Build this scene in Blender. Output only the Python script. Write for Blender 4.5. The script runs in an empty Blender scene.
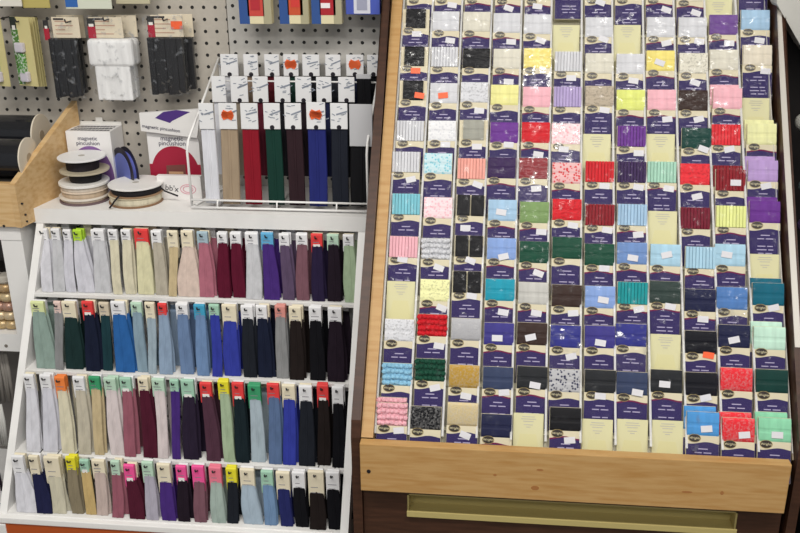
import bpy, bmesh, math, random
from mathutils import Vector, Matrix
random.seed(7)
sc = bpy.context.scene
COL = sc.collection
R = math.radians
EYE = 1.75                                    # height of the photographer's eye

# ------------------------------------------------------------------ camera
F_PX = 947.7
PITCH, YAW, ROLL = R(21.5015), R(6.226), R(-0.5236)
fw = Vector((-math.sin(YAW) * math.cos(PITCH), math.cos(YAW) * math.cos(PITCH), -math.sin(PITCH)))
rt0 = Vector((math.cos(YAW), math.sin(YAW), 0))
up0 = rt0.cross(fw)
rt = math.cos(ROLL) * rt0 + math.sin(ROLL) * up0
up = math.cos(ROLL) * up0 - math.sin(ROLL) * rt0
cd = bpy.data.cameras.new('camera')
cam = bpy.data.objects.new('camera', cd)
COL.objects.link(cam)
m = Matrix((rt, up, -fw)).transposed().to_4x4()
m.translation = (0, 0, EYE)
cam.matrix_world = m
cd.sensor_width = 36
cd.lens = 36 * F_PX / 800
cd.clip_start = .05
sc.camera = cam

def ray(x, y):
    return fw + rt * ((x - 400) / F_PX) - up * ((y - 266.5) / F_PX)
def at(x, y, Y):                              # point on the upright plane at depth Y
    d = ray(x, y)
    return d * (Y / d.y) + Vector((0, 0, EYE))
def on_plane(x, y, p, n):
    d = ray(x, y)
    o = Vector((0, 0, EYE))
    return o + d * ((Vector(p) - o).dot(n) / d.dot(n))

# ------------------------------------------------------------------ materials
def lin(h):
    h = h.lstrip('#')
    c = [int(h[i:i + 2], 16) / 255 for i in (0, 2, 4)]
    return tuple(v / 12.92 if v <= .04045 else ((v + .055) / 1.055) ** 2.4 for v in c) + (1,)
_mats = {}
def new_mat(name):
    mt = bpy.data.materials.new(name)
    mt.use_nodes = True
    return mt, mt.node_tree.nodes, mt.node_tree.links, mt.node_tree.nodes['Principled BSDF']
def mat(hexc, rough=.6, kind='plain', spec=.4, metal=0, coat=0):
    key = (hexc, rough, kind, spec, metal, coat)
    if key in _mats:
        return _mats[key]
    mt, N, L, b = new_mat(kind + '_' + hexc.lstrip('#'))
    base = lin(hexc)
    b.inputs['Base Color'].default_value = base
    b.inputs['Roughness'].default_value = rough
    b.inputs['Specular IOR Level'].default_value = spec
    b.inputs['Metallic'].default_value = metal
    b.inputs['Coat Weight'].default_value = coat
    b.inputs['Coat Roughness'].default_value = .12
    tc = N.new('ShaderNodeTexCoord')
    def mix_to(fac, c2):
        mx = N.new('ShaderNodeMix'); mx.data_type = 'RGBA'
        mx.inputs['A'].default_value = base
        mx.inputs['B'].default_value = c2
        L.new(fac, mx.inputs['Factor'])
        L.new(mx.outputs['Result'], b.inputs['Base Color'])
        return mx
    def bump(h, s, d=.001):
        bp = N.new('ShaderNodeBump'); bp.inputs['Strength'].default_value = s
        bp.inputs['Distance'].default_value = d
        L.new(h, bp.inputs['Height']); L.new(bp.outputs['Normal'], b.inputs['Normal'])
    def ramp(src, a, c):
        r = N.new('ShaderNodeMapRange'); r.inputs['From Min'].default_value = a; r.inputs['From Max'].default_value = c
        L.new(src, r.inputs['Value']); return r.outputs['Result']
    def noise(scale, det=3, stretch=None):
        n = N.new('ShaderNodeTexNoise'); n.inputs['Scale'].default_value = scale; n.inputs['Detail'].default_value = det
        if stretch:
            mp = N.new('ShaderNodeMapping'); mp.inputs['Scale'].default_value = stretch
            L.new(tc.outputs['Object'], mp.inputs['Vector']); L.new(mp.outputs['Vector'], n.inputs['Vector'])
        else:
            L.new(tc.outputs['Object'], n.inputs['Vector'])
        return n.outputs['Fac']
    def voro(scale):
        v = N.new('ShaderNodeTexVoronoi'); v.inputs['Scale'].default_value = scale
        L.new(tc.outputs['Object'], v.inputs['Vector']); return v
    k = .55
    dark = tuple(c * k for c in base[:3]) + (1,)
    light = tuple(min(1, c * .5 + .45) for c in base[:3]) + (1,)
    if kind == 'weave':
        mix_to(ramp(noise(90, 4, (1, 1, .12)), .35, .75), tuple(c * .78 for c in base[:3]) + (1,))
        bump(noise(700, 2, (1, 1, .3)), .35)
    elif kind == 'lace':
        mix_to(ramp(noise(260, 3), .52, .6), tuple(c * .72 for c in base[:3]) + (1,))
        bump(noise(300, 3), .7)
    elif kind == 'dots':
        v = voro(190); mix_to(ramp(v.outputs['Distance'], .25, .45), light); bump(v.outputs['Distance'], .5)
    elif kind == 'print':
        mix_to(ramp(noise(210, 2), .5, .56), light)
    elif kind == 'sequin':
        v = voro(330); mix_to(ramp(v.outputs['Color'], .35, .9), tuple(c * .7 + .14 for c in base[:3]) + (1,)); bump(v.outputs['Color'], .9)
        b.inputs['Metallic'].default_value = .35
    elif kind == 'fluff':
        mix_to(ramp(noise(240, 4), .45, .75), tuple(c * .72 for c in base[:3]) + (1,)); bump(noise(260, 4), 1, .003)
    elif kind == 'pine':
        n = noise(14, 6, (1, 5, 9)); mx = mix_to(ramp(n, .4, .72), tuple(c * q for c, q in zip(base[:3], (.83, .72, .55))) + (1,))
        v = voro(6.5); f = ramp(v.outputs['Distance'], .045, .012)
        m2 = N.new('ShaderNodeMix'); m2.data_type = 'RGBA'
        L.new(f, m2.inputs['Factor']); L.new(mx.outputs['Result'], m2.inputs['A'])
        m2.inputs['B'].default_value = lin('#9a6a3a'); L.new(m2.outputs['Result'], b.inputs['Base Color'])
    elif kind == 'walnut':
        mix_to(ramp(noise(16, 6, (1, 1, 9)), .35, .75), tuple(c * 1.7 for c in base[:3]) + (1,))
    elif kind == 'paint':
        mix_to(ramp(noise(9, 5), .5, .8), tuple(c * .88 for c in base[:3]) + (1,))
    elif kind == 'ink':
        mix_to(ramp(noise(330, 3), .5, .55), lin('#8d8a92'))
    _mats[key] = mt
    return mt
def film(name='clear_film', gloss=.10, milk=.05, base=.008):
    if name in _mats: return _mats[name]
    mt, N, L, b = new_mat(name)
    N.remove(b)
    out = N['Material Output']
    tr = N.new('ShaderNodeBsdfTransparent'); gl = N.new('ShaderNodeBsdfGlossy'); df = N.new('ShaderNodeBsdfDiffuse')
    gl.inputs['Roughness'].default_value = .16
    df.inputs['Color'].default_value = (.9, .9, .9, 1)
    tc = N.new('ShaderNodeTexCoord'); n = N.new('ShaderNodeTexNoise'); n.inputs['Scale'].default_value = 45
    oi = N.new('ShaderNodeObjectInfo'); ad = N.new('ShaderNodeVectorMath'); ad.operation = 'ADD'
    L.new(tc.outputs['Object'], ad.inputs[0]); L.new(oi.outputs['Location'], ad.inputs[1]); L.new(ad.outputs['Vector'], n.inputs['Vector'])
    bp = N.new('ShaderNodeBump'); bp.inputs['Strength'].default_value = .8; bp.inputs['Distance'].default_value = .004
    L.new(n.outputs['Fac'], bp.inputs['Height']); L.new(bp.outputs['Normal'], gl.inputs['Normal'])
    m1 = N.new('ShaderNodeMixShader'); m1.inputs[0].default_value = milk
    L.new(tr.outputs[0], m1.inputs[1]); L.new(df.outputs[0], m1.inputs[2])
    m2 = N.new('ShaderNodeMixShader')
    n2 = N.new('ShaderNodeTexNoise'); n2.inputs['Scale'].default_value = 70; n2.inputs['Detail'].default_value = 2
    L.new(ad.outputs['Vector'], n2.inputs['Vector'])
    gr = N.new('ShaderNodeMapRange'); gr.inputs['From Min'].default_value = .58; gr.inputs['From Max'].default_value = .74
    gr.inputs['To Min'].default_value = base; gr.inputs['To Max'].default_value = gloss
    L.new(n2.outputs['Fac'], gr.inputs['Value']); L.new(gr.outputs['Result'], m2.inputs[0])
    L.new(m1.outputs[0], m2.inputs[1]); L.new(gl.outputs[0], m2.inputs[2])
    L.new(m2.outputs[0], out.inputs['Surface'])
    _mats[name] = mt
    return mt
def pegboard_mat(ox, oz, hexc):
    mt, N, L, b = new_mat('pegboard')
    tc = N.new('ShaderNodeTexCoord'); sx = N.new('ShaderNodeSeparateXYZ'); L.new(tc.outputs['Object'], sx.inputs[0])
    def M(op, a, c=None):
        n = N.new('ShaderNodeMath'); n.operation = op
        for i, v in enumerate((a, c)):
            if v is None: continue
            if isinstance(v, (int, float)): n.inputs[i].default_value = v
            else: L.new(v, n.inputs[i])
        return n.outputs[0]
    def cell(s, o):
        t = M('DIVIDE', M('SUBTRACT', s, o), .0254)
        return M('SUBTRACT', M('FRACT', M('ADD', t, 100.5)), .5)
    u, v = cell(sx.outputs['X'], ox), cell(sx.outputs['Z'], oz)
    d = M('ADD', M('MULTIPLY', u, u), M('MULTIPLY', v, v))
    hole = M('LESS_THAN', d, .0225)
    n = N.new('ShaderNodeTexNoise'); n.inputs['Scale'].default_value = 120; L.new(tc.outputs['Object'], n.inputs['Vector'])
    m1 = N.new('ShaderNodeMix'); m1.data_type = 'RGBA'
    c = lin(hexc); m1.inputs['A'].default_value = c; m1.inputs['B'].default_value = tuple(q * .82 for q in c[:3]) + (1,)
    L.new(n.outputs['Fac'], m1.inputs['Factor'])
    m2 = N.new('ShaderNodeMix'); m2.data_type = 'RGBA'
    L.new(hole, m2.inputs['Factor']); L.new(m1.outputs['Result'], m2.inputs['A']); m2.inputs['B'].default_value = lin('#151312')
    L.new(m2.outputs['Result'], b.inputs['Base Color']); b.inputs['Roughness'].default_value = .55
    return mt

# ------------------------------------------------------------------ mesh helpers
def BM(): return bmesh.new()
def box(bm, lo, hi, mtx=None, bev=0, seg=2):
    lo, hi = Vector(lo), Vector(hi)
    c, s = (lo + hi) / 2, hi - lo
    T = Matrix.Translation(c) @ Matrix.Diagonal((abs(s.x), abs(s.y), abs(s.z), 1))
    g = bmesh.ops.create_cube(bm, size=1, matrix=(mtx @ T) if mtx else T)
    if bev:
        es = list({e for v in g['verts'] for e in v.link_edges})
        bmesh.ops.bevel(bm, geom=es, offset=bev, segments=seg, profile=.6, affect='EDGES')
def tube(bm, pts, r, n=8, caps=True):
    pts = [Vector(p) for p in pts]
    rings = []
    for i, p in enumerate(pts):
        a = pts[max(i - 1, 0)]; c = pts[min(i + 1, len(pts) - 1)]
        t = (c - a).normalized()
        u = t.orthogonal().normalized() if i == 0 else (pu - t * pu.dot(t)).normalized()
        pu = u; w = t.cross(u)
        rr = r[i] if isinstance(r, (list, tuple)) else r
        rings.append([bm.verts.new(p + rr * (math.cos(2 * math.pi * k / n) * u + math.sin(2 * math.pi * k / n) * w)) for k in range(n)])
    for a, c in zip(rings, rings[1:]):
        for k in range(n):
            bm.faces.new((a[k], a[(k + 1) % n], c[(k + 1) % n], c[k]))
    if caps:
        bm.faces.new(rings[0][::-1]); bm.faces.new(rings[-1])
def lathe(bm, prof, n=32, mtx=None):           # profile of (radius, height) about z
    rings = []
    for r, z in prof:
        ring = []
        for k in range(n):
            a = 2 * math.pi * k / n
            p = Vector((r * math.cos(a), r * math.sin(a), z))
            ring.append(bm.verts.new(mtx @ p if mtx else p))
        rings.append(ring)
    for a, c in zip(rings, rings[1:]):
        for k in range(n):
            bm.faces.new((a[k], a[(k + 1) % n], c[(k + 1) % n], c[k]))
    bm.faces.new(rings[0][::-1]); bm.faces.new(rings[-1])
def prism(bm, poly, v):                        # 3-D polygon swept along v
    v = Vector(v)
    a = [bm.verts.new(Vector(p)) for p in poly]
    c = [bm.verts.new(Vector(p) + v) for p in poly]
    bm.faces.new(a[::-1]); bm.faces.new(c)
    k = len(a)
    for i in range(k):
        bm.faces.new((a[i], a[(i + 1) % k], c[(i + 1) % k], c[i]))
def mesh_of(bm, name, mtl, smooth=False):
    bmesh.ops.recalc_face_normals(bm, faces=bm.faces[:])
    me = bpy.data.meshes.new(name)
    bm.to_mesh(me); bm.free()
    if mtl: me.materials.append(mtl)
    if smooth:
        for p in me.polygons: p.use_smooth = True
    return me
def link(name, me, parent=None, mtl=None):
    o = bpy.data.objects.new(name, me); COL.objects.link(o)
    if parent: o.parent = parent
    if mtl:                                     # shared mesh, own material
        o.material_slots[0].link = 'OBJECT'; o.material_slots[0].material = mtl
    return o
def obj(name, bm, mtl, parent=None, smooth=False):
    return link(name, mesh_of(bm, name, mtl, smooth), parent)
LABELS = {}
def tag(o, label, cat, group=None):
    n = len(label.replace(',', ' ').split())
    assert 4 <= n <= 16, (n, label)
    assert label not in LABELS, label
    LABELS[label] = o
    o['label'] = label; o['category'] = cat
    if group: o['group'] = group
    return o
def empty(name, loc, label, cat, group=None, rot=(0, 0, 0)):
    o = bpy.data.objects.new(name, None); COL.objects.link(o)
    o.location = loc; o.rotation_euler = rot; o.empty_display_size = .02
    return tag(o, label, cat, group)
def struct(name, bm, mtl):
    o = obj(name, bm, mtl); o['kind'] = 'structure'; return o
def text_mesh(s, size, mtl, depth=.0002, shear=0):
    cu = bpy.data.curves.new('lettering', 'FONT'); cu.body = s; cu.size = size; cu.extrude = depth
    cu.align_x = 'CENTER'; cu.align_y = 'CENTER'; cu.resolution_u = 3; cu.shear = shear
    o = bpy.data.objects.new('tmp', cu); COL.objects.link(o)
    bpy.context.view_layer.update()
    me = bpy.data.meshes.new_from_object(o.evaluated_get(bpy.context.evaluated_depsgraph_get()))
    bpy.data.objects.remove(o); bpy.data.curves.remove(cu)
    me.transform(Matrix.Rotation(R(90), 4, 'X'))
    me.materials.clear(); me.materials.append(mtl)
    return me
ORD = ['first', 'second', 'third', 'fourth', 'fifth', 'sixth', 'seventh', 'eighth', 'ninth', 'tenth', 'eleventh', 'twelfth', 'thirteenth',
       'fourteenth', 'fifteenth', 'sixteenth', 'seventeenth', 'eighteenth', 'nineteenth', 'twentieth', 'twenty-first', 'twenty-second']

WHITE = mat('#e9e8e6', .45, 'paint')
PALE = mat('#d3b384', .5, 'pine')
WIRE = mat('#efeeec', .35)
PINE = mat('#bd9762', .5, 'pine')
WALNUT = mat('#3a2419', .4, 'walnut', .3)
CREAM = mat('#d4cbb0', .7, 'plain', .15)
DARK = mat('#17151a', .5)
METAL = mat('#4a4a4c', .35, metal=.8)
GREYINK = mat('#8a8890', .7)

# ------------------------------------------------------------------ the setting
bm = BM(); box(bm, (-2.4, -1.6, -.05), (2.4, 2.4, 0)); struct('floor', bm, mat('#8d867b', .5, 'paint'))
bm = BM(); box(bm, (-2.4, -1.6, 2.9), (2.4, 2.4, 2.95)); struct('ceiling', bm, mat('#e4e2dc', .8))
SEAM = -.593
bm = BM(); box(bm, (SEAM + .001, 2.046, 0), (2.4, 2.06, 2.9)); struct('wall_back', bm, pegboard_mat(-.5539, EYE - .2724, '#c6c3bd'))
bm = BM(); box(bm, (-2.4, 2.046, 0), (SEAM - .001, 2.06, 2.9)); struct('wall_back_side', bm, pegboard_mat(-1.1259, EYE - .4537, '#bdb6ab'))
bm = BM(); box(bm, (SEAM - .001, 2.05, 0), (SEAM + .001, 2.06, 2.9)); struct('trim_1', bm, mat('#8a857d'))

# ------------------------------------------------------------------ white zipper stand (left)
SHZ = EYE - .622                                # top of the wall shelf
LEAN_L = R(33.1)
ledges = [(1.845, EYE - .656), (1.762, EYE - .784), (1.673, EYE - .921), (1.580, EYE - 1.063), (1.514, EYE - 1.164)]
XL, XR = -.989, -.272
stand = empty('zipper_stand', ((XL + XR) / 2, 1.8, 0), 'white sloped metal zipper stand with four stepped rows of hooks', 'display stand')
stand.location = (0, 0, 0)
for s, x0 in ((-1, XL), (1, XR - .016)):
    bm = BM()
    yb, zb = 1.500, EYE - 1.185
    poly = [(x0, 1.842, EYE - .656), (x0, yb, zb), (x0, yb, .0), (x0, 2.03, 0), (x0, 2.03, EYE - .656)]
    prism(bm, poly, (.016, 0, 0)); obj('side_panel', bm, WHITE, stand)
for i in range(4):
    yu, zu = ledges[i]; yl, zl = ledges[i + 1]
    bm = BM(); box(bm, (XL + .016, yl, zl - .004), (XR - .016, yu + .062, zl))
    box(bm, (XL + .016, yl - .003, zl - .008), (XR - .016, yl, zl + .001), bev=.001)
    obj('step_ledge', bm, WHITE, stand)
    bm = BM(); box(bm, (XL + .016, yu + .06, zl), (XR - .016, yu + .064, zu - .004))
    pm = obj('perforated_riser', bm, pegboard_mat(-.5 + .006, zl + .01, '#dedddb'), stand)
bm = BM(); box(bm, (XL, 1.4985, EYE - 1.179), (XR, 1.514, EYE - 1.165), bev=.002); obj('front_rail', bm, WIRE, stand)
bm = BM(); box(bm, (XL + .002, 1.502, EYE - 1.36), (XR - .002, 1.508, EYE - 1.180)); sign = obj('sign_board', bm, mat('#b4511f', .45), stand)
# only the tops of the sign's letters reach into the photograph: pale strokes
bm = BM()
for px, hgt, w in ((6, .004, .006), (15, .014, .009), (33, .014, .006), (40, .018, .008), (57, .016, .006), (66, .012, .010), (95, .014, .007), (118, .010, .010)):
    p = at(px, 529, 1.5015)
    prism(bm, [(p.x, 1.5008, EYE - 1.34), (p.x + w, 1.5008, EYE - 1.34), (p.x + w + .012, 1.5008, EYE - 1.206 + hgt - .014), (p.x + .012, 1.5008, EYE - 1.206 + hgt - .014)], (0, .0011, 0))
obj('lettering', bm, mat('#e8b49a', .5), sign)

# zippers: (header x0, x1, header y0, y1, body x0, x1 at the foot, header colour, body colour, back zippers)
HD = {'white': '#e8e8ea', 'cream': '#e6dcc2', 'red': '#e23f3f', 'lime green': '#b4dc3c', 'blue-grey': '#a3bac6', 'sky blue': '#5fabd6', 'pale green': '#b9d6c0',
      'pink-cream': '#e3c9c0', 'beige': '#d2c5ae', 'cyan': '#3f9fc4', 'salmon': '#d68f86', 'orange': '#f08440', 'dark green': '#3b9a6a', 'yellow': '#e6dc30',
      'hot pink': '#f0569a', 'rose pink': '#e87a90', 'yellow-green': '#dbe3a8', 'mint green': '#a2ccb4'}
ZB = {'white': '#dcdce4', 'pale lavender': '#d3d3de', 'cream': '#ddd5b8', 'pale cream': '#ded9ae', 'grey-beige': '#b9b09d', 'peach and pale pink': '#dcc4b6', 'dusty pink': '#b5687a',
      'burgundy': '#63152d', 'light grey': '#c9cad0', 'purple': '#47297f', 'dusty purple': '#5c4a68', 'mauve': '#7d5360', 'dark plum': '#2a2040', 'plum black': '#241a26',
      'sage green': '#a3ba97', 'grey-green': '#8fa79d', 'grey': '#8b8c8e', 'dark green': '#1c3434', 'dark navy': '#1a2036', 'dark teal': '#1c3d44', 'bright blue': '#2563ae',
      'slate blue': '#86a0b2', 'pale blue-grey': '#9aaebc', 'light blue': '#8ba3bf', 'steel blue': '#6783ae', 'cornflower blue': '#6b8cba', 'royal blue': '#303ca8',
      'charcoal': '#20242c', 'brown black': '#251d1c', 'black': '#15151a', 'warm beige': '#c4bba6', 'tan': '#cbb68b', 'pinkish white': '#d9cbcb', 'dusty rose': '#9f5a6a',
      'deep burgundy': '#551a2e', 'plum': '#2b2134', 'plum mauve': '#523242', 'teal black': '#1a272e', 'ice blue': '#a5b7c2', 'denim blue': '#56709a', 'navy': '#22254a',
      'taupe': '#8f8268', 'sandy yellow': '#d0b070', 'pinkish beige': '#c9b3ab', 'lavender grey': '#b0aabb', 'pale blue': '#a6bacb', 'mid blue': '#6d8fb8', 'dark royal blue': '#252a66',
      'cream beige': '#cdc7ae', 'pale sage': '#a3b5ad'}
ROWS = [
 [(39, 50, 227, 246, 43, 54, 'white', 'white', 1), (51, 62, 227, 246, 54, 66, 'white', 'light grey', 1), (63, 73, 228, 246, 66, 76, 'white', 'pale lavender', 0),
  (73, 84, 228, 247, 77, 94, 'lime green', 'pale lavender', 1), (91, 106, 228, 246, 95, 111, 'white', 'light grey', 1), (108, 119, 228, 245, 114, 123, 'white', 'cream', 0),
  (121, 132, 228, 245, 125, 135, 'white', 'cream', 1), (134, 150, 227, 249, 138, 154, 'red', 'pale cream', 1), (151, 163, 229, 249, 156, 168, 'white', 'grey-beige', 1),
  (167, 180, 229, 257, 170, 177, 'cream', 'tan', 0), (181, 195, 229, 257, 178, 200, 'cream', 'peach and pale pink', 1), (197, 209, 230, 249, 200, 215, 'blue-grey', 'dusty pink', 1), (217, 228, 231, 248, 218, 231, 'white', 'burgundy', 1),
  (230, 242, 231, 249, 232, 245, 'white', 'burgundy', 1), (245, 259, 231, 250, 246, 262, 'white', 'light grey', 1), (261, 274, 231, 250, 264, 280, 'sky blue', 'purple', 1),
  (279, 290, 232, 252, 282, 294, 'white', 'dusty purple', 1), (296, 308, 232, 250, 296, 309, 'white', 'mauve', 1), (311, 323, 232, 252, 312, 325, 'red', 'dark plum', 1),
  (327, 339, 232, 250, 328, 342, 'pale green', 'plum black', 1), (343, 354, 232, 251, 345, 360, 'white', 'sage green', 1)],
 [(31, 46, 301, 316, 36, 56, 'yellow-green', 'grey-green', 1), (54, 63, 301, 318, 57, 64, 'pink-cream', 'grey', 0), (62, 79, 301, 327, 66, 84, 'cream', 'dark green', 1), (82, 95, 301, 320, 87, 102, 'red', 'dark navy', 1),
  (99, 111, 302, 322, 103, 113, 'beige', 'dark teal', 0), (111, 127, 301, 321, 115, 135, 'white', 'bright blue', 1), (131, 143, 302, 316, 136, 147, 'pale green', 'slate blue', 1),
  (145, 157, 302, 327, 149, 158, 'cream', 'pale blue-grey', 0), (158, 168, 303, 320, 160, 174, 'red', 'light blue', 1), (176, 189, 303, 319, 179, 193, 'white', 'steel blue', 1),
  (194, 206, 304, 319, 197, 210, 'cyan', 'cornflower blue', 1), (209, 220, 304, 319, 212, 223, 'mint green', 'royal blue', 0), (222, 238, 304, 331, 223, 240, 'cream', 'royal blue', 1),
  (241, 254, 305, 325, 243, 257, 'white', 'charcoal', 1), (256, 268, 305, 325, 258, 273, 'white', 'dark navy', 1), (275, 286, 305, 322, 275, 288, 'salmon', 'grey', 1),
  (289, 302, 306, 328, 289, 304, 'cream', 'brown black', 1), (309, 322, 306, 328, 309, 325, 'white', 'black', 1), (328, 342, 307, 328, 328, 346, 'white', 'plum black', 1)],
 [(24, 37, 374, 395, 28, 42, 'white', 'white', 1), (40, 54, 374, 395, 44, 59, 'white', 'pale lavender', 1), (55, 68, 376, 398, 63, 76, 'orange', 'cream', 1), (73, 87, 376, 397, 79, 92, 'white', 'warm beige', 1),
  (89, 102, 376, 395, 95, 105, 'dark green', 'tan', 1), (104, 118, 377, 396, 110, 125, 'pale green', 'pinkish white', 1), (120, 133, 377, 396, 125, 137, 'mint green', 'dusty rose', 1),
  (138, 150, 377, 396, 143, 158, 'cream', 'deep burgundy', 1), (152, 166, 378, 396, 158, 169, 'pale green', 'pinkish white', 1), (170, 180, 379, 396, 173, 181, 'mint green', 'purple', 0),
  (181, 196, 379, 405, 183, 199, 'mint green', 'plum', 1), (200, 213, 382, 402, 206, 221, 'red', 'plum mauve', 1), (218, 230, 380, 399, 224, 236, 'yellow', 'sage green', 1), (232, 245, 382, 406, 236, 250, 'red', 'teal black', 1),
  (248, 262, 384, 408, 251, 266, 'dark green', 'ice blue', 1), (267, 280, 383, 404, 269, 283, 'red', 'denim blue', 1), (282, 296, 384, 407, 283, 297, 'cream', 'royal blue', 1),
  (299, 313, 385, 409, 299, 316, 'white', 'charcoal', 1), (317, 329, 384, 407, 317, 331, 'red', 'brown black', 1), (332, 344, 386, 413, 332, 346, 'white', 'black', 1)],
 [(12, 28, 455, 482, 18, 39, 'white', 'white', 1), (29, 43, 455, 484, 38, 54, 'cream', 'navy', 1), (44, 64, 456, 488, 54, 68, 'cream', 'cream beige', 1), (66, 78, 456, 475, 71, 83, 'yellow', 'taupe', 1),
  (80, 91, 459, 476, 86, 97, 'mint green', 'sandy yellow', 0), (92, 107, 459, 478, 97, 109, 'cream', 'pinkish beige', 1), (111, 122, 460, 481, 112, 124, 'pale green', 'dusty rose', 1), (124, 137, 464, 487, 130, 146, 'hot pink', 'deep burgundy', 1),
  (142, 155, 461, 482, 147, 160, 'pale green', 'lavender grey', 1), (157, 173, 463, 492, 162, 177, 'cream', 'purple', 1), (176, 188, 465, 486, 178, 191, 'hot pink', 'plum black', 1),
  (192, 206, 465, 490, 194, 207, 'hot pink', 'mauve', 1), (209, 223, 466, 490, 211, 226, 'rose pink', 'pale sage', 1), (226, 238, 467, 489, 227, 239, 'yellow', 'charcoal', 1),
  (240, 256, 468, 494, 242, 262, 'cream', 'pale blue', 1), (261, 274, 470, 492, 264, 277, 'mint green', 'mid blue', 1), (276, 291, 471, 499, 279, 292, 'cream', 'dark royal blue', 1),
  (292, 306, 471, 496, 294, 308, 'white', 'black', 1), (308, 325, 470, 506, 309, 326, 'cream', 'brown black', 1), (326, 340, 471, 499, 327, 343, 'white', 'black', 1)],
]
def strip_mesh(top, bot, w0, w1, th, wob, name, mtl):
    # a hanging doubled zipper tape: two flat wings and a raised seam between, waving a little
    bm = BM(); n = 9
    prof = [(-.5, 0), (-.46, -.45), (-.08, -.5), (-.05, -.72), (.05, -.72), (.08, -.5), (.46, -.45), (.5, 0), (.46, .5), (-.46, .5)]
    rings = []
    ph = random.uniform(0, 6.28)
    for i in range(n + 1):
        t = i / n
        p = top.lerp(bot, t); w = w0 + (w1 - w0) * min(1, t * 1.6)
        dx = wob * math.sin(ph + t * 3.5) * t * (1 - t * .3); dy = -abs(wob) * 1.2 * math.sin(ph * 1.7 + t * 4) * t
        rings.append([bm.verts.new((p.x + a * w + dx, p.y + b * th + dy, p.z)) for a, b in prof])
    k = len(prof)
    for a, c in zip(rings, rings[1:]):
        for q in range(k): bm.faces.new((a[q], a[(q + 1) % k], c[(q + 1) % k], c[q]))
    bm.faces.new(rings[0][::-1]); bm.faces.new(rings[-1])
    return mesh_of(bm, name, mtl)
def header_mesh(w, h, th):
    bm = BM()
    prof = [(-th / 2, -h), (-th / 2, -.004)] + [(-th / 2 * math.cos(a), -.004 + .004 * math.sin(a)) for a in (.5, 1.0, 1.571, 2.1, 2.6)] + [(th / 2, -.004), (th / 2, -h)]
    prism(bm, [(-w / 2, y, z) for y, z in prof], (w, 0, 0))
    return bm
def soften(h):
    c = [int(h[i:i + 2], 16) for i in (1, 3, 5)]; g = sum(c) / 3
    return '#' + ''.join('%02x' % int(.93 * (.86 * v + .14 * g)) for v in c)
ZB = {k: soften(v) for k, v in ZB.items()}
RNAME = ['top', 'second', 'third', 'bottom']
look_count = {}
for row in ROWS:
    for z in row: pass
def zip_looks(ri):
    return [(z[7], z[6]) for z in ROWS[ri]]
for ri, row in enumerate(ROWS):
    yu, zu = ledges[ri]; yl, zl = ledges[ri + 1]
    yh = yu - (.006 if ri == 0 else .023)
    looks = zip_looks(ri)
    for zi, (hx0, hx1, hy0, hy1, bx0, bx1, hc, bc, nb) in enumerate(row):
        P0 = at(hx0, hy0 + 1, yh); P1 = at(hx1, hy1, yh)
        w = P1.x - P0.x; h = (min(P0.z, zu - .004) if ri == 0 else P0.z + .003) - P1.z; cx = (P0.x + P1.x) / 2; zt = P1.z + h
        foot_y = yl + (.009 if ri < 3 else .008)
        fz = zl + .001
        vfoot = [293, 368, 450, 514][ri]
        B0, B1 = at(bx0, vfoot, foot_y), at(bx1, vfoot + (bx0 / 30 if ri else 0), foot_y)
        hookz = zt - .010
        # hook belongs to the stand
        bm = BM(); tube(bm, [(cx, yu + .062, hookz - .004), (cx, yh - .006, hookz), (cx - .001, yh - .013, hookz + .003), (cx - .001, yh - .015, hookz + .008)], .0017, 6)
        obj('hook', bm, METAL, stand, True)
        for b in range(nb + 1 if nb else 0, -1, -1):
            jx = (0, random.uniform(-.002, .004), .008)[b]; by = (0, .0095, .034 + .017 * (ri > 0))[b]
            look = f'{bc} zipper with {hc} tag'
            if b == 0:
                lab = f'{look} in the {RNAME[ri]} row of the white stand'
                if looks.count((bc, hc)) > 1:
                    lab = f'{look}, {ORD[zi]} from the left in the {RNAME[ri]} stand row'
            else:
                lab = f"{bc} zipper {('', 'just behind', 'farthest behind')[b]} the {ORD[zi]} front zipper, {RNAME[ri]} stand row"
            zt_b = zt - .001 * b if b < 2 else min(zt, zu - .006)
            root = empty('zipper', (cx + jx, yh + by, zt_b), lab, 'zipper', 'zippers on the white stand')
            lw = -Vector(root.location)
            me = strip_mesh(Vector((cx + jx, yh + by, zt - h * .55)) + lw, Vector(((B0.x + B1.x) / 2 + jx * 1.3 + .002 * b, foot_y + (0, .009, .034)[b], fz)) + lw,
                            max(w * .9, .02), max(B1.x - B0.x, .018) * (1 if b == 0 else .95), .004, .0025, 'tape', None)
            hh = h if b == 0 else h * random.uniform(.75, .95)
            bmh = header_mesh(w * (1 if b == 0 else .92), hh, .0085)
            hexh = HD[hc] if b == 0 else HD[random.choice(['white', 'cream', 'white', hc])]
            me.materials.append(mat(ZB[bc], .85, 'weave', .06))
            link('tape', me, root)
            hd = obj('header_card', bmh, mat(hexh, .6), root)
            if b == 0:
                bm = BM()
                for q in range(3):                       # faint printed lines on the header
                    zz = -hh * (.45 + .15 * q); ww = w * random.uniform(.25, .38)
                    box(bm, (-ww, -.0047, zz - .0006), (ww * random.uniform(.3, 1), -.00425, zz + .0006))
                obj('printed_lines', bm, GREYINK, hd)
                if hc in ('red', 'dark green', 'hot pink', 'mint green') and random.random() < .45:
                    bm = BM(); box(bm, (-w * .3, -.0052, -hh * .95), (w * .3, -.0047, -hh * .55)); obj('price_sticker', bm, mat('#ecebe8', .6), hd)

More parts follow.
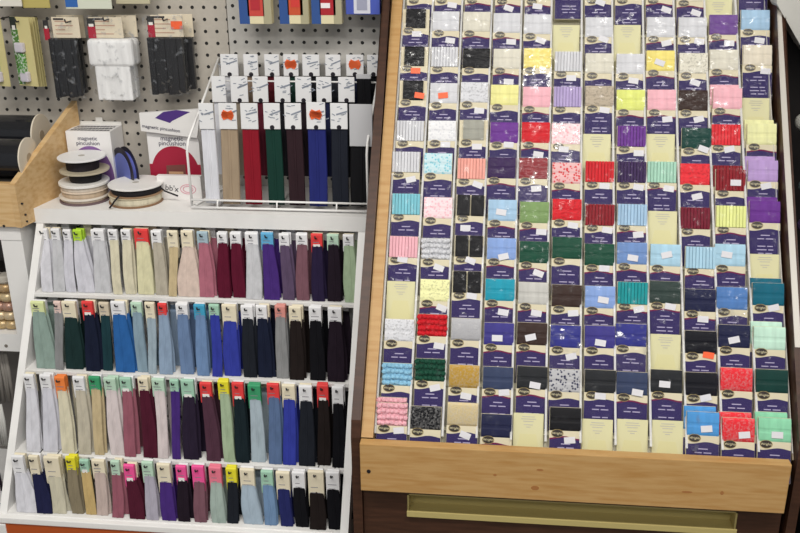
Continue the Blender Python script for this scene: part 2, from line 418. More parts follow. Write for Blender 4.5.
# ------------------------------------------------------------------ wall shelf and the wire rack on it
bm = BM()
prism(bm, [(-1.0, 1.842, SHZ - .033), (XR + .004, 1.842, SHZ - .033), (XR + .004, 2.044, SHZ - .033), (-.945, 2.044, SHZ - .033)], (0, 0, .033))
tag(obj('wall_shelf', bm, WHITE), 'white wall shelf carrying ribbon spools and the wire zipper rack', 'shelf')
rack = empty('wire_rack', (-.46, 1.95, SHZ), 'white wire countertop rack holding three rows of long zippers', 'rack')
rack.location = (0, 0, 0)
WR = .0024
xl, xr = -.648, -.270
yf = 1.868
for x, nm, tp in ((xl, 'side_frame', .034), (xr, 'side_frame', .012)):
    bm = BM()
    tube(bm, [(x, yf, SHZ + .004), (x, yf, SHZ + .125), (x + tp * .1, yf + .004, SHZ + .148), (x + tp, 2.03, SHZ + .292), (x + tp, 2.034, SHZ + .26), (x + tp, 2.034, SHZ + .004), (x, yf, SHZ + .004)], WR * 1.15, 8)
    obj(nm, bm, WIRE, rack, True)
def wire(nm, pts, r=WR):
    bm = BM(); tube(bm, pts, r, 8); obj(nm, bm, WIRE, rack, True)
wire('base_wire', [(xl, yf - .004, SHZ + .021), (xr, yf - .004, SHZ + .021)])
wire('base_wire', [(xl, yf - .008, SHZ + .006), (xr, yf - .008, SHZ + .006)])
wire('cross_wire', [(xl + .027, 1.985, SHZ + .251), (xr + .009, 1.985, SHZ + .251)], .0019)
for x in (-.59, -.462, -.335):
    wire('base_rib', [(x, yf - .006, SHZ + .021), (x, yf - .009, SHZ + .004), (x, 2.03, SHZ + .004)], .0017)
PH = mat('#dededf', .55)
def long_zipper(px0, px1, py0, py1, Y, ytop_bot, hexb, label, sticker=None, blank=False, bottomz=SHZ + .012, pull=True):
    P0, P1 = at(px0, py0, Y), at(px1, py1, Y)
    w, h, cx = P1.x - P0.x, P0.z - P1.z, (P0.x + P1.x) / 2
    root = empty('long_zipper', (cx, Y, P0.z), label, 'zipper', 'long zippers on the wire rack')
    bm = BM(); prof_w = w / 2
    box(bm, (-w / 2, -.0012, -h), (w / 2, .0012, 0), Matrix.Rotation(R(-4), 4, 'X'), .0008, 1)
    hd = obj('header_card', bm, mat('#b9b9bc', .6) if blank else PH, root)
    me = strip_mesh(Vector((0, .004, -h * .5)), Vector((random.uniform(-.002, .004), ytop_bot, bottomz - P0.z)), w * .96, w * 1.0, .006, .001, 'tape', mat(hexb, .8, 'weave', .2))
    link('tape', me, root)
    if pull:
        bm = BM(); lathe(bm, [(.0045, -.001), (.005, 0), (.0045, .001)], 14, Matrix.Translation((0, -.0045, -h + .004)) @ Matrix.Rotation(R(90), 4, 'X'))
        obj('slider', bm, mat('#242128', .4), root)
    if not blank:
        bm = BM(); rr = Matrix.Rotation(R(-4), 4, 'X') @ Matrix.Rotation(R(random.uniform(-24, -12)), 4, 'Y')
        box(bm, (-w * .33, -.0019, -h * .42), (w * .33, -.00125, -h * .36), rr)
        for q in range(8):
            a, c = random.uniform(-.35, .2) * w, -h * random.uniform(.1, .75)
            box(bm, (a, -.0019, c), (a + w * random.uniform(.12, .25), -.00125, c + .0016), Matrix.Rotation(R(-4), 4, 'X') @ Matrix.Rotation(R(random.uniform(-30, 30)), 4, 'Y'))
        obj('printed_mark', bm, mat('#858c98', .6), hd)
    if sticker:
        bm = BM()
        for k in range(3): box(bm, (-.012, -.0032, -.0065 + .0001 * k), (.012, -.0026, .0065), Matrix.Rotation(R(-4), 4, 'X') @ Matrix.Translation((0, 0, -h * .45)) @ Matrix.Rotation(R(k * 22 - 20), 4, 'Y'))
        obj('price_sticker', bm, mat(sticker, .5), hd)
    return root
FR = [(198, 215, 'white', '#dcdde4', 0), (218, 238, 'tan', '#a39079', 1), (240, 259, 'red', '#8a1526', 0), (263, 281, 'bottle green', '#12382f', 0),
      (284, 302, 'dark brown', '#2e1c22', 0), (306, 326, 'royal blue', '#232a6e', 1), (330, 348, 'charcoal', '#1c202b', 0)]
OR = '#ef6a35'
for i, (a, b, nm, hx, st) in enumerate(FR):
    long_zipper(a, b, 103 - (i == 5) * 1, 129, 1.885, -.012 + 0, hx, f'long {nm} zipper in the front row of the white wire rack' + (', orange price sticker' if st else ''), OR if st else None, pull=i > 2)
long_zipper(349, 373, 104, 146, 1.89, -.012, '#0f0f13', 'long black zipper with blank grey card, front row of wire rack', blank=True, pull=False)
MR = [(211, 227, 'white', '#d8d9df'), (230, 249, 'taupe', '#8b8070'), (252, 269, 'maroon', '#5a1a2a'), (274, 291, 'black', '#1a1a20'), (295, 312, 'dark brown', '#241a20'), (316, 332, 'navy', '#1b2040'), (338, 355, 'charcoal', '#15171d')]
for i, (a, b, nm, hx) in enumerate(MR):
    long_zipper(a, b, 76 + i * .15, 102, 1.962, 0, hx, f'long {nm} zipper in the middle row of the white wire rack', bottomz=SHZ + .05, pull=i > 0)
long_zipper(356, 371, 74, 79, 1.97, 0, '#0e0e13', 'long black zipper at the right end of the wire rack middle row', blank=True, bottomz=SHZ + .05, pull=False)
BR = [(220, 239, 'white', '#d6d7dc', 0), (243, 259, 'light brown', '#8f7a68', 0), (264, 280, 'dark red', '#5c1622', 0), (283, 299, 'dark green', '#1d3a32', 1), (302, 320, 'black', '#17171c', 0), (325, 341, 'dark grey', '#26282e', 0), (346, 364, 'dark blue', '#191e38', 1), (367, 380, 'jet black', '#101015', 0)]
for i, (a, b, nm, hx, st) in enumerate(BR):
    long_zipper(a, b, 54 + i * .1, 76, 2.018, 0, hx, f'long {nm} zipper in the back row of the white wire rack' + (', orange price sticker' if st else ''), OR if st else None, bottomz=SHZ + .09)

# ------------------------------------------------------------------ pine tape rack (right)
LR = R(38.93)
RP0 = Vector((0, 1.42, EYE - .889))
S = Vector((0, math.sin(LR), math.cos(LR)))           # up the slope
NR = Vector((0, -math.cos(LR), math.sin(LR)))         # out of the slope
cab = empty('tape_rack', (0, 0, 0), 'sloped pine rack full of tape packs on a dark brown cabinet', 'display rack')
cab.location = (0, 0, 0)
def rp(x, s, d): return Vector((x, 0, 0)) + RP0 + S * s + NR * d
TOP = 1.02
def slab(bm, x0, x1, s0, s1, d0, d1):
    prism(bm, [rp(x0, s0, d0), rp(x0, s1, d0), rp(x0, s1, d1), rp(x0, s0, d1)], (x1 - x0, 0, 0))
# brown side panels: sloped front above, upright front below
for x0, x1, sh in ((-.2445, -.2275, 0), (.5125, .5285, .0095)):
    bm = BM()
    pr = .012
    a = rp(0, TOP, pr); b = rp(0, .03, pr); yb = b.y - .006
    poly = [(a.y, a.z), (b.y, b.z), (yb - .004, b.z - .03), (yb - .003, b.z - .06), (yb, 0), (2.03, 0), (2.03, a.z)]
    zb = poly[2][1]
    prism(bm, [(x0 + sh * max(0, min(1, (z - zb) / .5)), y, z) for y, z in poly], (x1 - x0, 0, 0))
    obj('side_panel', bm, WALNUT, cab)
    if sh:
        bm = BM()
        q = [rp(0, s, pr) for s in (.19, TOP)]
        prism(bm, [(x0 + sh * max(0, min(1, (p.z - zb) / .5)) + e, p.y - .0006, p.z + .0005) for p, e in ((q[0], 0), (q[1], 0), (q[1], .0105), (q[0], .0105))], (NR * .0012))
        obj('pale_strip', bm, mat('#c9c4bb', .35, 'paint'), cab)  # paler strip along the upper front edge of the right panel
bm = BM(); slab(bm, -.2265, -.2055, .002, TOP, -.11, .0); obj('side_frame', bm, PINE, cab)
bm = BM(); slab(bm, .5095, .512, .002, TOP, -.11, -.02); obj('side_frame', bm, mat('#9b8f7b', .5, 'pine'), cab)
zl0 = EYE - .889
bm = BM(); box(bm, (-.2265, 1.402, zl0 - .096), (.4985, 1.421, zl0), bev=.0015); lb = obj('front_ledge', bm, PINE, cab)
bm = BM()
for x in (-.2165,):
    lathe(bm, [(.0036, 0), (.0036, .001)], 12, Matrix.Translation((x + .005, 1.402, zl0 - .055)) @ Matrix.Rotation(R(90), 4, 'X'))
obj('screw_hole', bm, DARK, lb)
for px, py, rx, rz in ((535, 488, .007, .0045), (687, 492, .009, .002), (495, 475, .003, .0025), (540, 470, .006, .002), (722, 493, .003, .004)):
    q = at(px, py, 1.402); bm = BM()
    prism(bm, [(q.x + rx * math.cos(a), 1.4018, q.z + rz * math.sin(a)) for a in [2 * math.pi * i / 16 for i in range(16)]], (0, .0004, 0))
    obj('knot', bm, mat('#a06c3c', .55), lb)
bm = BM(); box(bm, (-.2265, 1.416, 0), (.5045, 1.44, zl0 - .096 - .004)); box(bm, (-.2265, 1.44, 0), (.5045, 2.02, .05))
bm.free()
# dark cabinet front around the drawer-pull recess
hx0, hx1, hz0, hz1 = -.147, .432, EYE - 1.047, EYE - 1.006
bm = BM()
for lo, hi in (((-.2265, 1.43, 0), (hx0, 1.45, zl0 - .099)), ((hx1, 1.43, 0), (.5045, 1.45, zl0 - .099)), ((hx0, 1.43, 0), (hx1, 1.45, hz0)), ((hx0, 1.43, hz1), (hx1, 1.45, zl0 - .099))):
    box(bm, lo, hi)
obj('cabinet_front', bm, WALNUT, cab)
bm = BM(); box(bm, (-.2265, 1.45, 0), (.5045, 2.02, .04)); box(bm, (-.2265, 2.0, .04), (.5045, 2.02, 1.5)); obj('cabinet_back', bm, WALNUT, cab)
HM = mat('#b5a66c', .4)
bm = BM()
box(bm, (hx0, 1.462, hz0), (hx1, 1.466, hz1)); box(bm, (hx0, 1.432, hz1 - .004), (hx1, 1.464, hz1)); box(bm, (hx0, 1.422, hz0 - .003), (hx1, 1.464, hz0 + .001), bev=.0008)
box(bm, (hx0, 1.422, hz0), (hx1, 1.425, hz0 + .009), bev=.001); box(bm, (hx0, 1.432, hz0), (hx0 + .003, 1.464, hz1)); box(bm, (hx1 - .003, 1.432, hz0), (hx1, 1.464, hz1))
obj('drawer_pull', bm, HM, cab)

# ---- packs: crop frames the readings were taken in
CR = {1: (380, 0, 3.81), 2: (590, 0, 3.81), 3: (380, 110, 3.81), 4: (590, 110, 3.81), 5: (380, 220, 3.81), 6: (590, 220, 3.81), 7: (350, 340, 2.7625), 8: (590, 340, 2.762)}
PC = {'black': '#17171b', 'white': '#d3d4d9', 'ivory': '#d9d5c6', 'yellow': '#eedd7c', 'pink': '#efb4bf', 'light yellow': '#ebe79a', 'lavender': '#b3a2d0', 'grey': '#9f9f95', 'purple': '#6b3590',
      'red': '#cf1f2a', 'blush pink': '#eda9b3', 'turquoise': '#7cc3d2', 'salmon pink': '#f0a79a', 'dark purple': '#3a2552', 'dark red': '#8a1a26', 'light blue': '#a3c4e0', 'olive green': '#7d9a62',
      'periwinkle blue': '#86a3da', 'dark green': '#164a38', 'pale yellow': '#eaeab0', 'teal': '#1f97b0', 'light grey': '#c3c2bd', 'dark brown': '#3a2a26', 'silver': '#a9a9ad', 'royal purple': '#3f3a86',
      'royal blue': '#2c2f86', 'sky blue': '#8ec3e0', 'gold': '#b08c3a', 'slate navy': '#36415f', 'charcoal': '#25272b', 'navy': '#1f2344', 'champagne': '#c6b58c', 'violet': '#6f4c92', 'cream': '#e2d9c6',
      'taupe': '#b4a794', 'lime yellow': '#dfe67e', 'bottle green': '#14403a', 'mint green': '#a6d3bd', 'maroon': '#74182e', 'lilac': '#b79ad0', 'lemon': '#e6ec98', 'steel blue': '#6f8fc4', 'powder blue': '#a9cfe4',
      'sea green': '#1c9499', 'grey green': '#31403d', 'mid blue': '#4f7dbc', 'deep teal': '#12637a', 'pale mint': '#c3e6d3', 'bright red': '#e0303a', 'azure blue': '#4b97d8', 'jade green': '#8ed3ac', 'pine green': '#0f3a35', 'inky black': '#12131c'}
# col, row, crop, oval x, oval y, colour, tape pattern, sticker (crop x, y or None), extras: o orange sticker, d doubled, h wine-edged wave, n narrow tape, g wrinkled film
PACKS = '''1 1 1 130 5 white p -
2 1 1 235 5 white p 275,20
3 1 1 350 5 ivory p - h
4 1 1 465 8 white p 490,32 h
5 1 1 580 10 white p 600,25 h
6 1 1 697 -45 pink p -
7 1 2 18 5 white p 40,10
8 1 2 130 5 ivory p -
9 1 2 240 5 white p 290,38 h
10 1 2 360 15 cream p 403,50 h
12 1 2 610 -35 cream p -
1 2 1 110 118 black n 140,130
2 2 1 225 128 white p 268,155
3 2 1 340 130 ivory p - h
4 2 1 457 135 white p 500,160 h
5 2 1 572 140 white p 612,155
7 2 2 10 152 white p 52,150
9 2 2 240 152 white p 290,165 h
10 2 2 362 153 white p 415,158
11 2 2 482 143 violet p 530,165 h
12 2 2 605 125 light blue p 645,155
1 3 1 103 262 black n 135,270 o
2 3 1 220 265 white r -
3 3 1 340 270 black p - 
4 3 1 457 272 ivory p 490,312 h
5 3 1 575 270 yellow p - g
6 3 1 690 283 white r 728,298
7 3 2 10 290 ivory p -
8 3 2 125 292 white p 165,308
9 3 2 240 280 yellow p 265,240 h
10 3 2 365 290 ivory l 400,315
11 3 2 482 277 ivory p - h
12 3 2 613 260 cream p 668,272
1 4 1 98 392 black n 150,365 o
2 4 1 215 403 white p 240,365 o
3 4 1 332 400 white l 378,422
4 4 1 447 410 light yellow p -
5 4 1 568 418 pink p - h
6 4 1 687 418 lavender r -
7 4 2 10 415 taupe l 55,420
8 4 2 130 430 lime yellow p - h
9 4 2 245 430 pink p 295,455 h
10 4 2 365 432 dark brown p 415,455
11 4 2 495 425 pink p - dh
1 5 3 87 128 white r -
2 5 3 210 128 white k 250,132
3 5 3 330 125 grey n 370,140
4 5 3 445 135 purple p 490,133
5 5 3 565 135 red p 603,170 h
6 5 3 680 140 blush pink k 700,150 g
8 5 4 130 150 purple r 185,165
10 5 4 375 158 bottle green p 430,150
11 5 4 487 145 bright red r 530,150
12 5 4 625 142 pale yellow p - dh
1 6 3 68 247 white r 118,265
2 6 3 193 253 turquoise k -
3 6 3 320 273 salmon pink r 372,285
4 6 3 435 270 dark purple p - h
5 6 3 555 272 dark red p 595,300 g
6 6 3 683 290 red k - h
7 6 4 10 285 red r 55,290
8 6 4 130 287 dark purple r 185,295
9 6 4 243 287 mint green r 300,300 h
10 6 4 370 295 bright red l 408,330
11 6 4 505 318 dark red r 553,278 d
12 6 4 627 283 lilac p 670,290 d
1 7 3 72 408 turquoise r -
2 7 3 193 422 pink k -
3 7 3 315 413 black c 325,450
4 7 3 440 432 light blue p 462,390 h
5 7 3 560 440 olive green p 615,465 h
6 7 3 683 430 red l 735,440
7 7 4 10 450 dark red r 65,458
8 7 4 130 450 light blue r 183,475 h
10 7 4 370 463 maroon r -
11 7 4 505 457 lemon r - h
12 7 4 635 440 purple p - d
1 8 5 60 152 pink r 85,150
2 8 5 185 160 white f 225,182
3 8 5 312 150 black c 345,155
4 8 5 435 160 periwinkle blue p 470,140 h
5 8 5 557 173 dark green p 603,203 h
6 8 5 683 157 dark green p -
7 8 6 10 183 dark green p 55,185 h
8 8 6 130 178 steel blue p 163,145 h
9 8 6 255 185 powder blue p 290,120 h
10 8 6 390 195 powder blue r - h
11 8 6 500 185 powder blue p 520,120 h
2 9 5 180 318 pale yellow l 235,335 h
3 9 5 303 287 black c 350,290
4 9 5 430 317 teal p 470,352 h
5 9 5 553 330 light grey p 595,355 h
6 9 5 683 340 dark brown p 735,355
7 9 6 10 345 periwinkle blue p 50,305 h
8 9 6 130 330 sea green r 185,340 h
9 9 6 253 327 grey green p 305,330 h
10 9 6 388 358 navy p 430,378 h
11 9 6 500 350 mid blue p - g
12 9 6 648 335 deep teal p 700,335 d
1 10 5 45 470 white l -
2 10 5 170 452 red f 225,480
3 10 5 302 468 silver s -
4 10 5 425 485 royal purple p 447,450 h
5 10 5 548 485 dark brown p 573,447 h
6 10 5 675 495 royal blue p 728,520 g
7 10 6 10 497 royal purple p 40,468
8 10 6 123 490 royal blue p - g
10 10 6 388 518 inky black p 450,515 o
11 10 6 508 495 navy p 547,457
12 10 6 650 503 pale mint p - d
1 11 7 108 132 sky blue f -
2 11 7 200 120 dark green f 235,132
3 11 7 295 138 gold s 320,155
4 11 7 387 143 slate navy p 425,145 h
5 11 7 480 142 charcoal p 510,125 h
6 11 7 570 150 navy k -
7 11 8 5 152 charcoal p 28,155
8 11 8 92 158 slate navy p 130,145 h
9 11 8 187 152 charcoal p 205,122 h
10 11 8 285 160 inky black p 320,160
11 11 8 370 147 bright red s -
12 11 8 477 152 pine green p -
1 12 7 95 243 pink f 135,250 d
2 12 7 187 253 black s -
3 12 7 290 243 champagne s 318,263
4 12 7 385 275 navy p - h
6 12 7 573 257 black p 607,277 h
10 12 8 287 270 azure blue p 320,245 dg
11 12 8 385 287 bright red s 425,262 d
12 12 8 483 287 jade green p 515,262 d'''
packs = []
for ln in PACKS.splitlines():
    t = ln.split()
    c, r, k, ox, oy = int(t[0]), int(t[1]), int(t[2]), float(t[3]), float(t[4])
    i = next(j for j in range(6, len(t)) if len(t[j]) == 1 and t[j].isalpha())
    name = ' '.join(t[5:i]); patt = t[i]; st = t[i + 1]; ex = t[i + 2] if len(t) > i + 2 else ''
    X0, Y0, sc_ = CR[k]
    stp = None
    if st != '-':
        a, b = map(float, st.split(',')); stp = (X0 + a / sc_, Y0 + b / sc_)
    packs.append(dict(c=c, r=r, x=X0 + ox / sc_, y=Y0 + oy / sc_, name=name, p=patt, st=stp, ex=ex))
PW, PH_, PT = .0555, .112, .006                # pack width, height, thickness
OVX, OVZ = -.0135, .065                        # the oval logo's place on the pack
BETA = R(25)
U = Vector((0, math.sin(BETA), math.cos(BETA))); NB = Vector((0, -math.cos(BETA), math.sin(BETA)))
REC = rp(0, 0, -.018)
def grid_x(c): return -.1745 + (c - 1) * .0598
rowQ = {}
for r in range(1, 13):
    hits = [on_plane(q['x'], q['y'], REC, NR) for q in packs if q['r'] == r and 2 <= q['c'] <= 10 and q['y'] > -3]
    rowQ[r] = sum(hits, Vector()) / len(hits)
    rowQ[r].x = 0
# shared pack meshes (local: x right, y away, z up; foot at the origin)
def m_card():
    bm = BM(); box(bm, (-PW / 2, -PT / 2, 0), (PW / 2, PT / 2, .0698), bev=.0012)
    box(bm, (-PW / 2 + .0005, PT / 2 - .0015, .06), (PW / 2 - .0005, PT / 2, .110)); return mesh_of(bm, 'card', CREAM)
def m_tape(kind):
    bm = BM(); w = PW / 2 - .0012; z0, z1 = .0698, .1095
    yb = PT / 2 - .0016
    if kind == 'n': w = PW / 2 - .008
    if kind in 'plkns':
        nz = 12; prof = []
        for i in range(nz + 1):
            t = i / nz; z = z0 + (z1 - z0) * t
            d = -PT / 2 - .0022 * math.sin(math.pi * min(1, max(0, t))) ** .35
            if 5 <= i <= 6 and kind != 's': d += .0009
            prof.append((d, z))
        poly = [(-w, y, z) for y, z in prof] + [(-w, yb, z1), (-w, yb, z0)]
        prism(bm, poly, (2 * w, 0, 0))
    elif kind in 'rc':
        n = 9 if kind == 'r' else 2; gap = .0002 if kind == 'r' else .0012
        for i in range(n):
            a = -w + 2 * w * i / n; b = a + 2 * w / n
            box(bm, (a + gap, -PT / 2 - .002, z0), (b - gap, yb, z1), bev=.0011 if kind == 'r' else .002)
    else:                                       # fluffy / bobble trims: rows of soft lumps
        for i in range(7):
            for j in range(4):
                mt = Matrix.Translation((-w + (i + .5) * 2 * w / 7 + random.uniform(-.001, .001), -PT / 2 + .001, z0 + (j + .5) * (z1 - z0) / 4 + random.uniform(-.001, .001))) @ Matrix.Diagonal((1.15, .9, 1.1, 1))
                bmesh.ops.create_icosphere(bm, subdivisions=2, radius=.0043, matrix=mt)
        box(bm, (-w, -PT / 2 + .001, z0), (w, yb, z1))
    return mesh_of(bm, 'tape', mat('#ffffff'), smooth=(kind == 'f'))
def wave(x, k): return .0570 + .0020 * math.sin((x / PW + k) * 2 * math.pi)
def m_label(k):
    bm = BM(); n = 14; y = -PT / 2 - .0004
    xs = [-PW / 2 + .0006 + (PW - .0012) * i / n for i in range(n + 1)]
    prism(bm, [(xs[0], y, .001), (xs[-1], y, .001)] + [(x, y, wave(x, k)) for x in reversed(xs)], (0, .00045, 0)); return bm
def m_edge(k):
    bm = BM(); n = 14; y = -PT / 2 - .0006
    xs = [-PW / 2 + .0006 + (PW - .0012) * i / n for i in range(n + 1)]
    prism(bm, [(x, y, wave(x, k) - .001) for x in xs] + [(x, y, wave(x, k) + .0016) for x in reversed(xs)], (0, .0005, 0)); return bm
PURPLE, WINE = mat('#352c5c', .6, 'plain', .12), mat('#6e1f48', .6, 'plain', .12)
LBL = [mesh_of(m_label(k), 'label_panel', PURPLE) for k in (.12, .3)]
EDG = [mesh_of(m_edge(k), 'wave_band', WINE) for k in (.12, .3)]
def m_oval(rx, rz, y0, y1):
    bm = BM(); prism(bm, [(rx * math.cos(a), y0, rz * math.sin(a)) for a in [2 * math.pi * i / 20 for i in range(20)]], (0, y1 - y0, 0)); return bm
bmo = m_oval(.0098, .0064, -.0004, .0004); OVAL = mesh_of(bmo, 'oval_logo', mat('#2c2420', .4))
bmr = m_oval(.0106, .0072, -.0002, .0004); ORIM = mesh_of(bmr, 'oval_rim', mat('#a8945e', .4))
LETT = text_mesh('Wrights', .0056, mat('#d9cfa8', .5), .0001, .15)
bm = BM()
for zi, (z, ws) in enumerate(((.047, (.016,)), (.0405, (.012, .013)), (.027, (.014, .01)), (.0205, (.017, .009)), (.014, (.01, .012)))):
    tot = sum(ws) + .003 * (len(ws) - 1); x = -tot / 2 + .001
    for w in ws:
        box(bm, (x, -PT / 2 - .0007, z - .0009), (x + w, -PT / 2 - .0003, z + .0009)); x += w + .003
PTXT = mesh_of(bm, 'printed_lines', mat('#a79fc0', .6))
bm = BM(); box(bm, (-.0095, -.0002, -.0056), (.0095, .0002, .0056)); box(bm, (-.007, -.0003, .0012), (.006, -.0001, .0022)); STK = mesh_of(bm, 'price_sticker', mat('#d6d5da', .6))
ORANGE = mat('#f26232', .5)
def m_sleeve():
    bm = BM(); box(bm, (-PW / 2 - .0016, -PT / 2 - .0031, -.001), (PW / 2 + .0016, PT / 2 + .0004, .113), bev=.0012, seg=1); return bm
FILM, FILMG = film('clear_film', .06, .004, .003), film('wrinkled_film', .35, .01, .02)
SLV = mesh_of(m_sleeve(), 'clear_sleeve', FILM)
CARD = m_card(); TAPES = {k: m_tape(k) for k in 'plnrcfks'}
KIND = {'p': 'weave', 'l': 'lace', 'k': 'dots', 'n': 'weave', 'r': 'weave', 'c': 'weave', 'f': 'fluff', 's': 'sequin'}
PDESC = {'p': '', 'l': 'lacy', 'k': 'patterned', 'n': 'narrow', 'r': 'ribbed', 'c': 'twin-cord', 'f': 'fluffy', 's': 'sparkly'}
def make_pack(pos, name, p, ex, label, st=None, lean=BETA, rz=0):
    root = empty('tape_pack', pos, label, 'tape pack', 'tape packs in the pine rack', (-lean, 0, rz))
    link('card', CARD, root)
    link('tape', TAPES[p], root, mat(PC[name], .55 if p in 'prnc' else .55, KIND[p], .12))
    v = 1 if 'h' in ex else 0
    lb = link('label_panel', LBL[v], root)
    if v: link('wave_band', EDG[v], lb)
    link('printed_lines', PTXT, lb)
    ov = link('oval_logo', OVAL, root); ov.location = (OVX, -PT / 2 - .0006, OVZ)
    link('oval_rim', ORIM, ov)
    le = link('lettering', LETT, ov); le.location = (0, -.0006, 0)
    if st is not None:
        so = link('price_sticker', STK, root, ORANGE if 'o' in ex else None)
        so.location = (st[0], -PT / 2 - (.0032 if st[1] > .068 else .0012), st[1]); so.rotation_euler = (0, R(random.choice((-14, -6, 0, 3, 8, 20))), 0)
    link('clear_sleeve', SLV, root, FILMG if 'g' in ex else None)
    return root
def look_of(q):
    s = ' '.join((q['name'] + ' ' + PDESC[q['p']] + ' tape pack').split())
    if 'o' in q['ex']: s += ' with orange sticker'
    elif 'g' in q['ex']: s += ' in shiny film'
    return s
RN = ['top'] + ORD[1:11] + ['bottom']
by = {(q['c'], q['r']): q for q in packs}
allow = [look_of(q) for q in packs]
rowbase = {}
for q in packs:
    Q = rowQ[q['r']]
    hit = on_plane(q['x'], q['y'], Q, NB)
    gx = grid_x(q['c'])
    cx = hit.x - OVX
    cx = max(gx - .004, min(gx + .004, cx))
    foot = Vector((cx, hit.y, hit.z)) - U * OVZ - NB * 0
    lk = look_of(q); rw = RN[q['r'] - 1]
    if allow.count(lk) == 1:
        lab = f'{lk} in the {rw} row of the pine rack'
    else:
        L_, R_ = by.get((q['c'] - 1, q['r'])), by.get((q['c'] + 1, q['r']))
        same = [o for o in packs if o is not q and look_of(o) == lk and o['r'] == q['r']]
        if not same: lab = f'{lk} in the {rw} row of the pine rack'
        elif L_ and not any((by.get((o['c'] - 1, o['r'])) or {}).get('name') == L_['name'] for o in same) and L_['name'] != q['name']:
            lab = f"{lk} right of the {L_['name']} one, {rw} rack row"
        elif R_ and not any((by.get((o['c'] + 1, o['r'])) or {}).get('name') == R_['name'] for o in same) and R_['name'] != q['name']:
            lab = f"{lk} left of the {R_['name']} one, {rw} rack row"
        else: lab = f"{lk}, {ORD[q['c'] - 1]} column, {rw} row of the pine rack"
    st = None
    if q['st']:
        h2 = on_plane(q['st'][0], q['st'][1], Q + NB * .003, NB)
        st = (max(-.019, min(.019, h2.x - cx)), max(.02, min(.09, (h2 - foot).dot(U))))
    pk = make_pack(foot, q['name'], q['p'], q['ex'], lab, st, rz=random.uniform(-.02, .02))
    rowbase.setdefault(q['r'], []).append(foot.z)
    if 'd' in q['ex']:
        make_pack(foot - NB * .0095 + Vector((-.003, 0, 0)) + U * (.009), q['name'], q['p'], '', f"second {q['name']} pack right behind the front one, column {ORD[q['c'] - 1]}, {rw} rack row")
# empty pockets with their cream paper inserts
INS = [(6, 2, 25, 51), (8, 2, 25, 51), (11, 1, 0, 18), (12, 4, 98, 118), (7, 5, 134, 163), (9, 5, 134, 166), (9, 7, 211, 242), (12, 8, 254, 290), (1, 9, 281, 317), (9, 10, 334, 360), (5, 12, 413, 447), (7, 12, 419, 450), (8, 12, 419, 451), (9, 12, 420, 452)]
bm = BM(); box(bm, (-.0265, -.0008, 0), (.0265, .0008, .094), bev=.0005, seg=1)
INM = mesh_of(bm, 'paper', mat('#d2cea4', .6))
bm = BM()
prism(bm, [(-.0262, -.0012, 0), (.0262, -.0012, 0), (.014, -.0012, .058), (-.014, -.0012, .058)], (0, .0005, 0)); FLAP = mesh_of(bm, 'fold', mat('#d2cd9c', .6))
bm = BM()
for i, z in enumerate((.088, .084, .080, .074, .070)):
    ww = (.011, .013, .009, .008, .004)[i]; box(bm, (-ww, -.0013, z - .0006), (ww, -.0007, z + .0006))
INT = mesh_of(bm, 'printed_lines', mat('#b9b5ad', .7))
for c, r, ya, yb in INS:
    Q = rowQ[r]
    xpix = [q['x'] for q in packs if q['c'] == c and abs(q['r'] - r) < 3]
    top = on_plane(sum(xpix) / len(xpix), ya, Q - NB * .008, NB)
    rw = RN[r - 1]
    base = Vector((grid_x(c), top.y, top.z)) - U * .094
    nb = by.get((c - 1, r)) or by.get((c + 1, r))
    ab = by.get((c, r - 1))
    lab = f"blank cream paper insert in the empty pocket below the {ab['name']} pack, {rw} row" if ab else f'blank cream paper insert in an empty {rw} row pocket'
    if lab in LABELS: lab = f"blank cream paper insert below the {ab['name']} pack, {ORD[c - 1]} column, {rw} row"
    o = empty('paper_insert', base, lab, 'insert card', 'paper inserts in the pine rack', (-BETA, 0, 0))
    link('paper', INM, o); link('fold', FLAP, o); link('printed_lines', INT, o)
# stepped pocket boards behind every row, and clear dividers between the columns
PB = mat('#e4dfc8', .6)
for r in range(1, 13):
    Q = rowQ[r]; f = Q - U * OVZ
    zmin = min(rowbase[r]) - .003
    f2 = f + U * ((zmin - f.z) / U.z)
    bm = BM()
    a0, a1 = f2 - NB * .0185, f2 - NB * .0200
    prism(bm, [Vector((-.2045, 0, 0)) + p for p in (a0, a0 + U * .085, a1 + U * .085, a1)], (.7135 if r < 11 else .700, 0, 0))
    b0, b1 = f2 + NB * .0075, f2 - NB * .02
    prism(bm, [Vector((-.2045, 0, 0)) + p for p in (b0, b1, b1 - U * .002, b0 - U * .002)], (.7135 if r < 11 else .700, 0, 0))
    obj('pocket_tier', bm, PB, cab)
CLR = film('clear_divider', .02, .42, .005)
for i in range(13):
    x = grid_x(1) - .0299 + i * .0598
    if i == 0 : x += .0005
    if i == 12: x = .5085
    bm = BM(); slab(bm, x - .0006, x + .0006, .012, TOP - .02, -.055, -.012)
    if i < 12: slab(bm, x - .0019, x + .0019, .012, TOP - .02, -.014, -.0125)
    obj('divider', bm, CLR, cab)

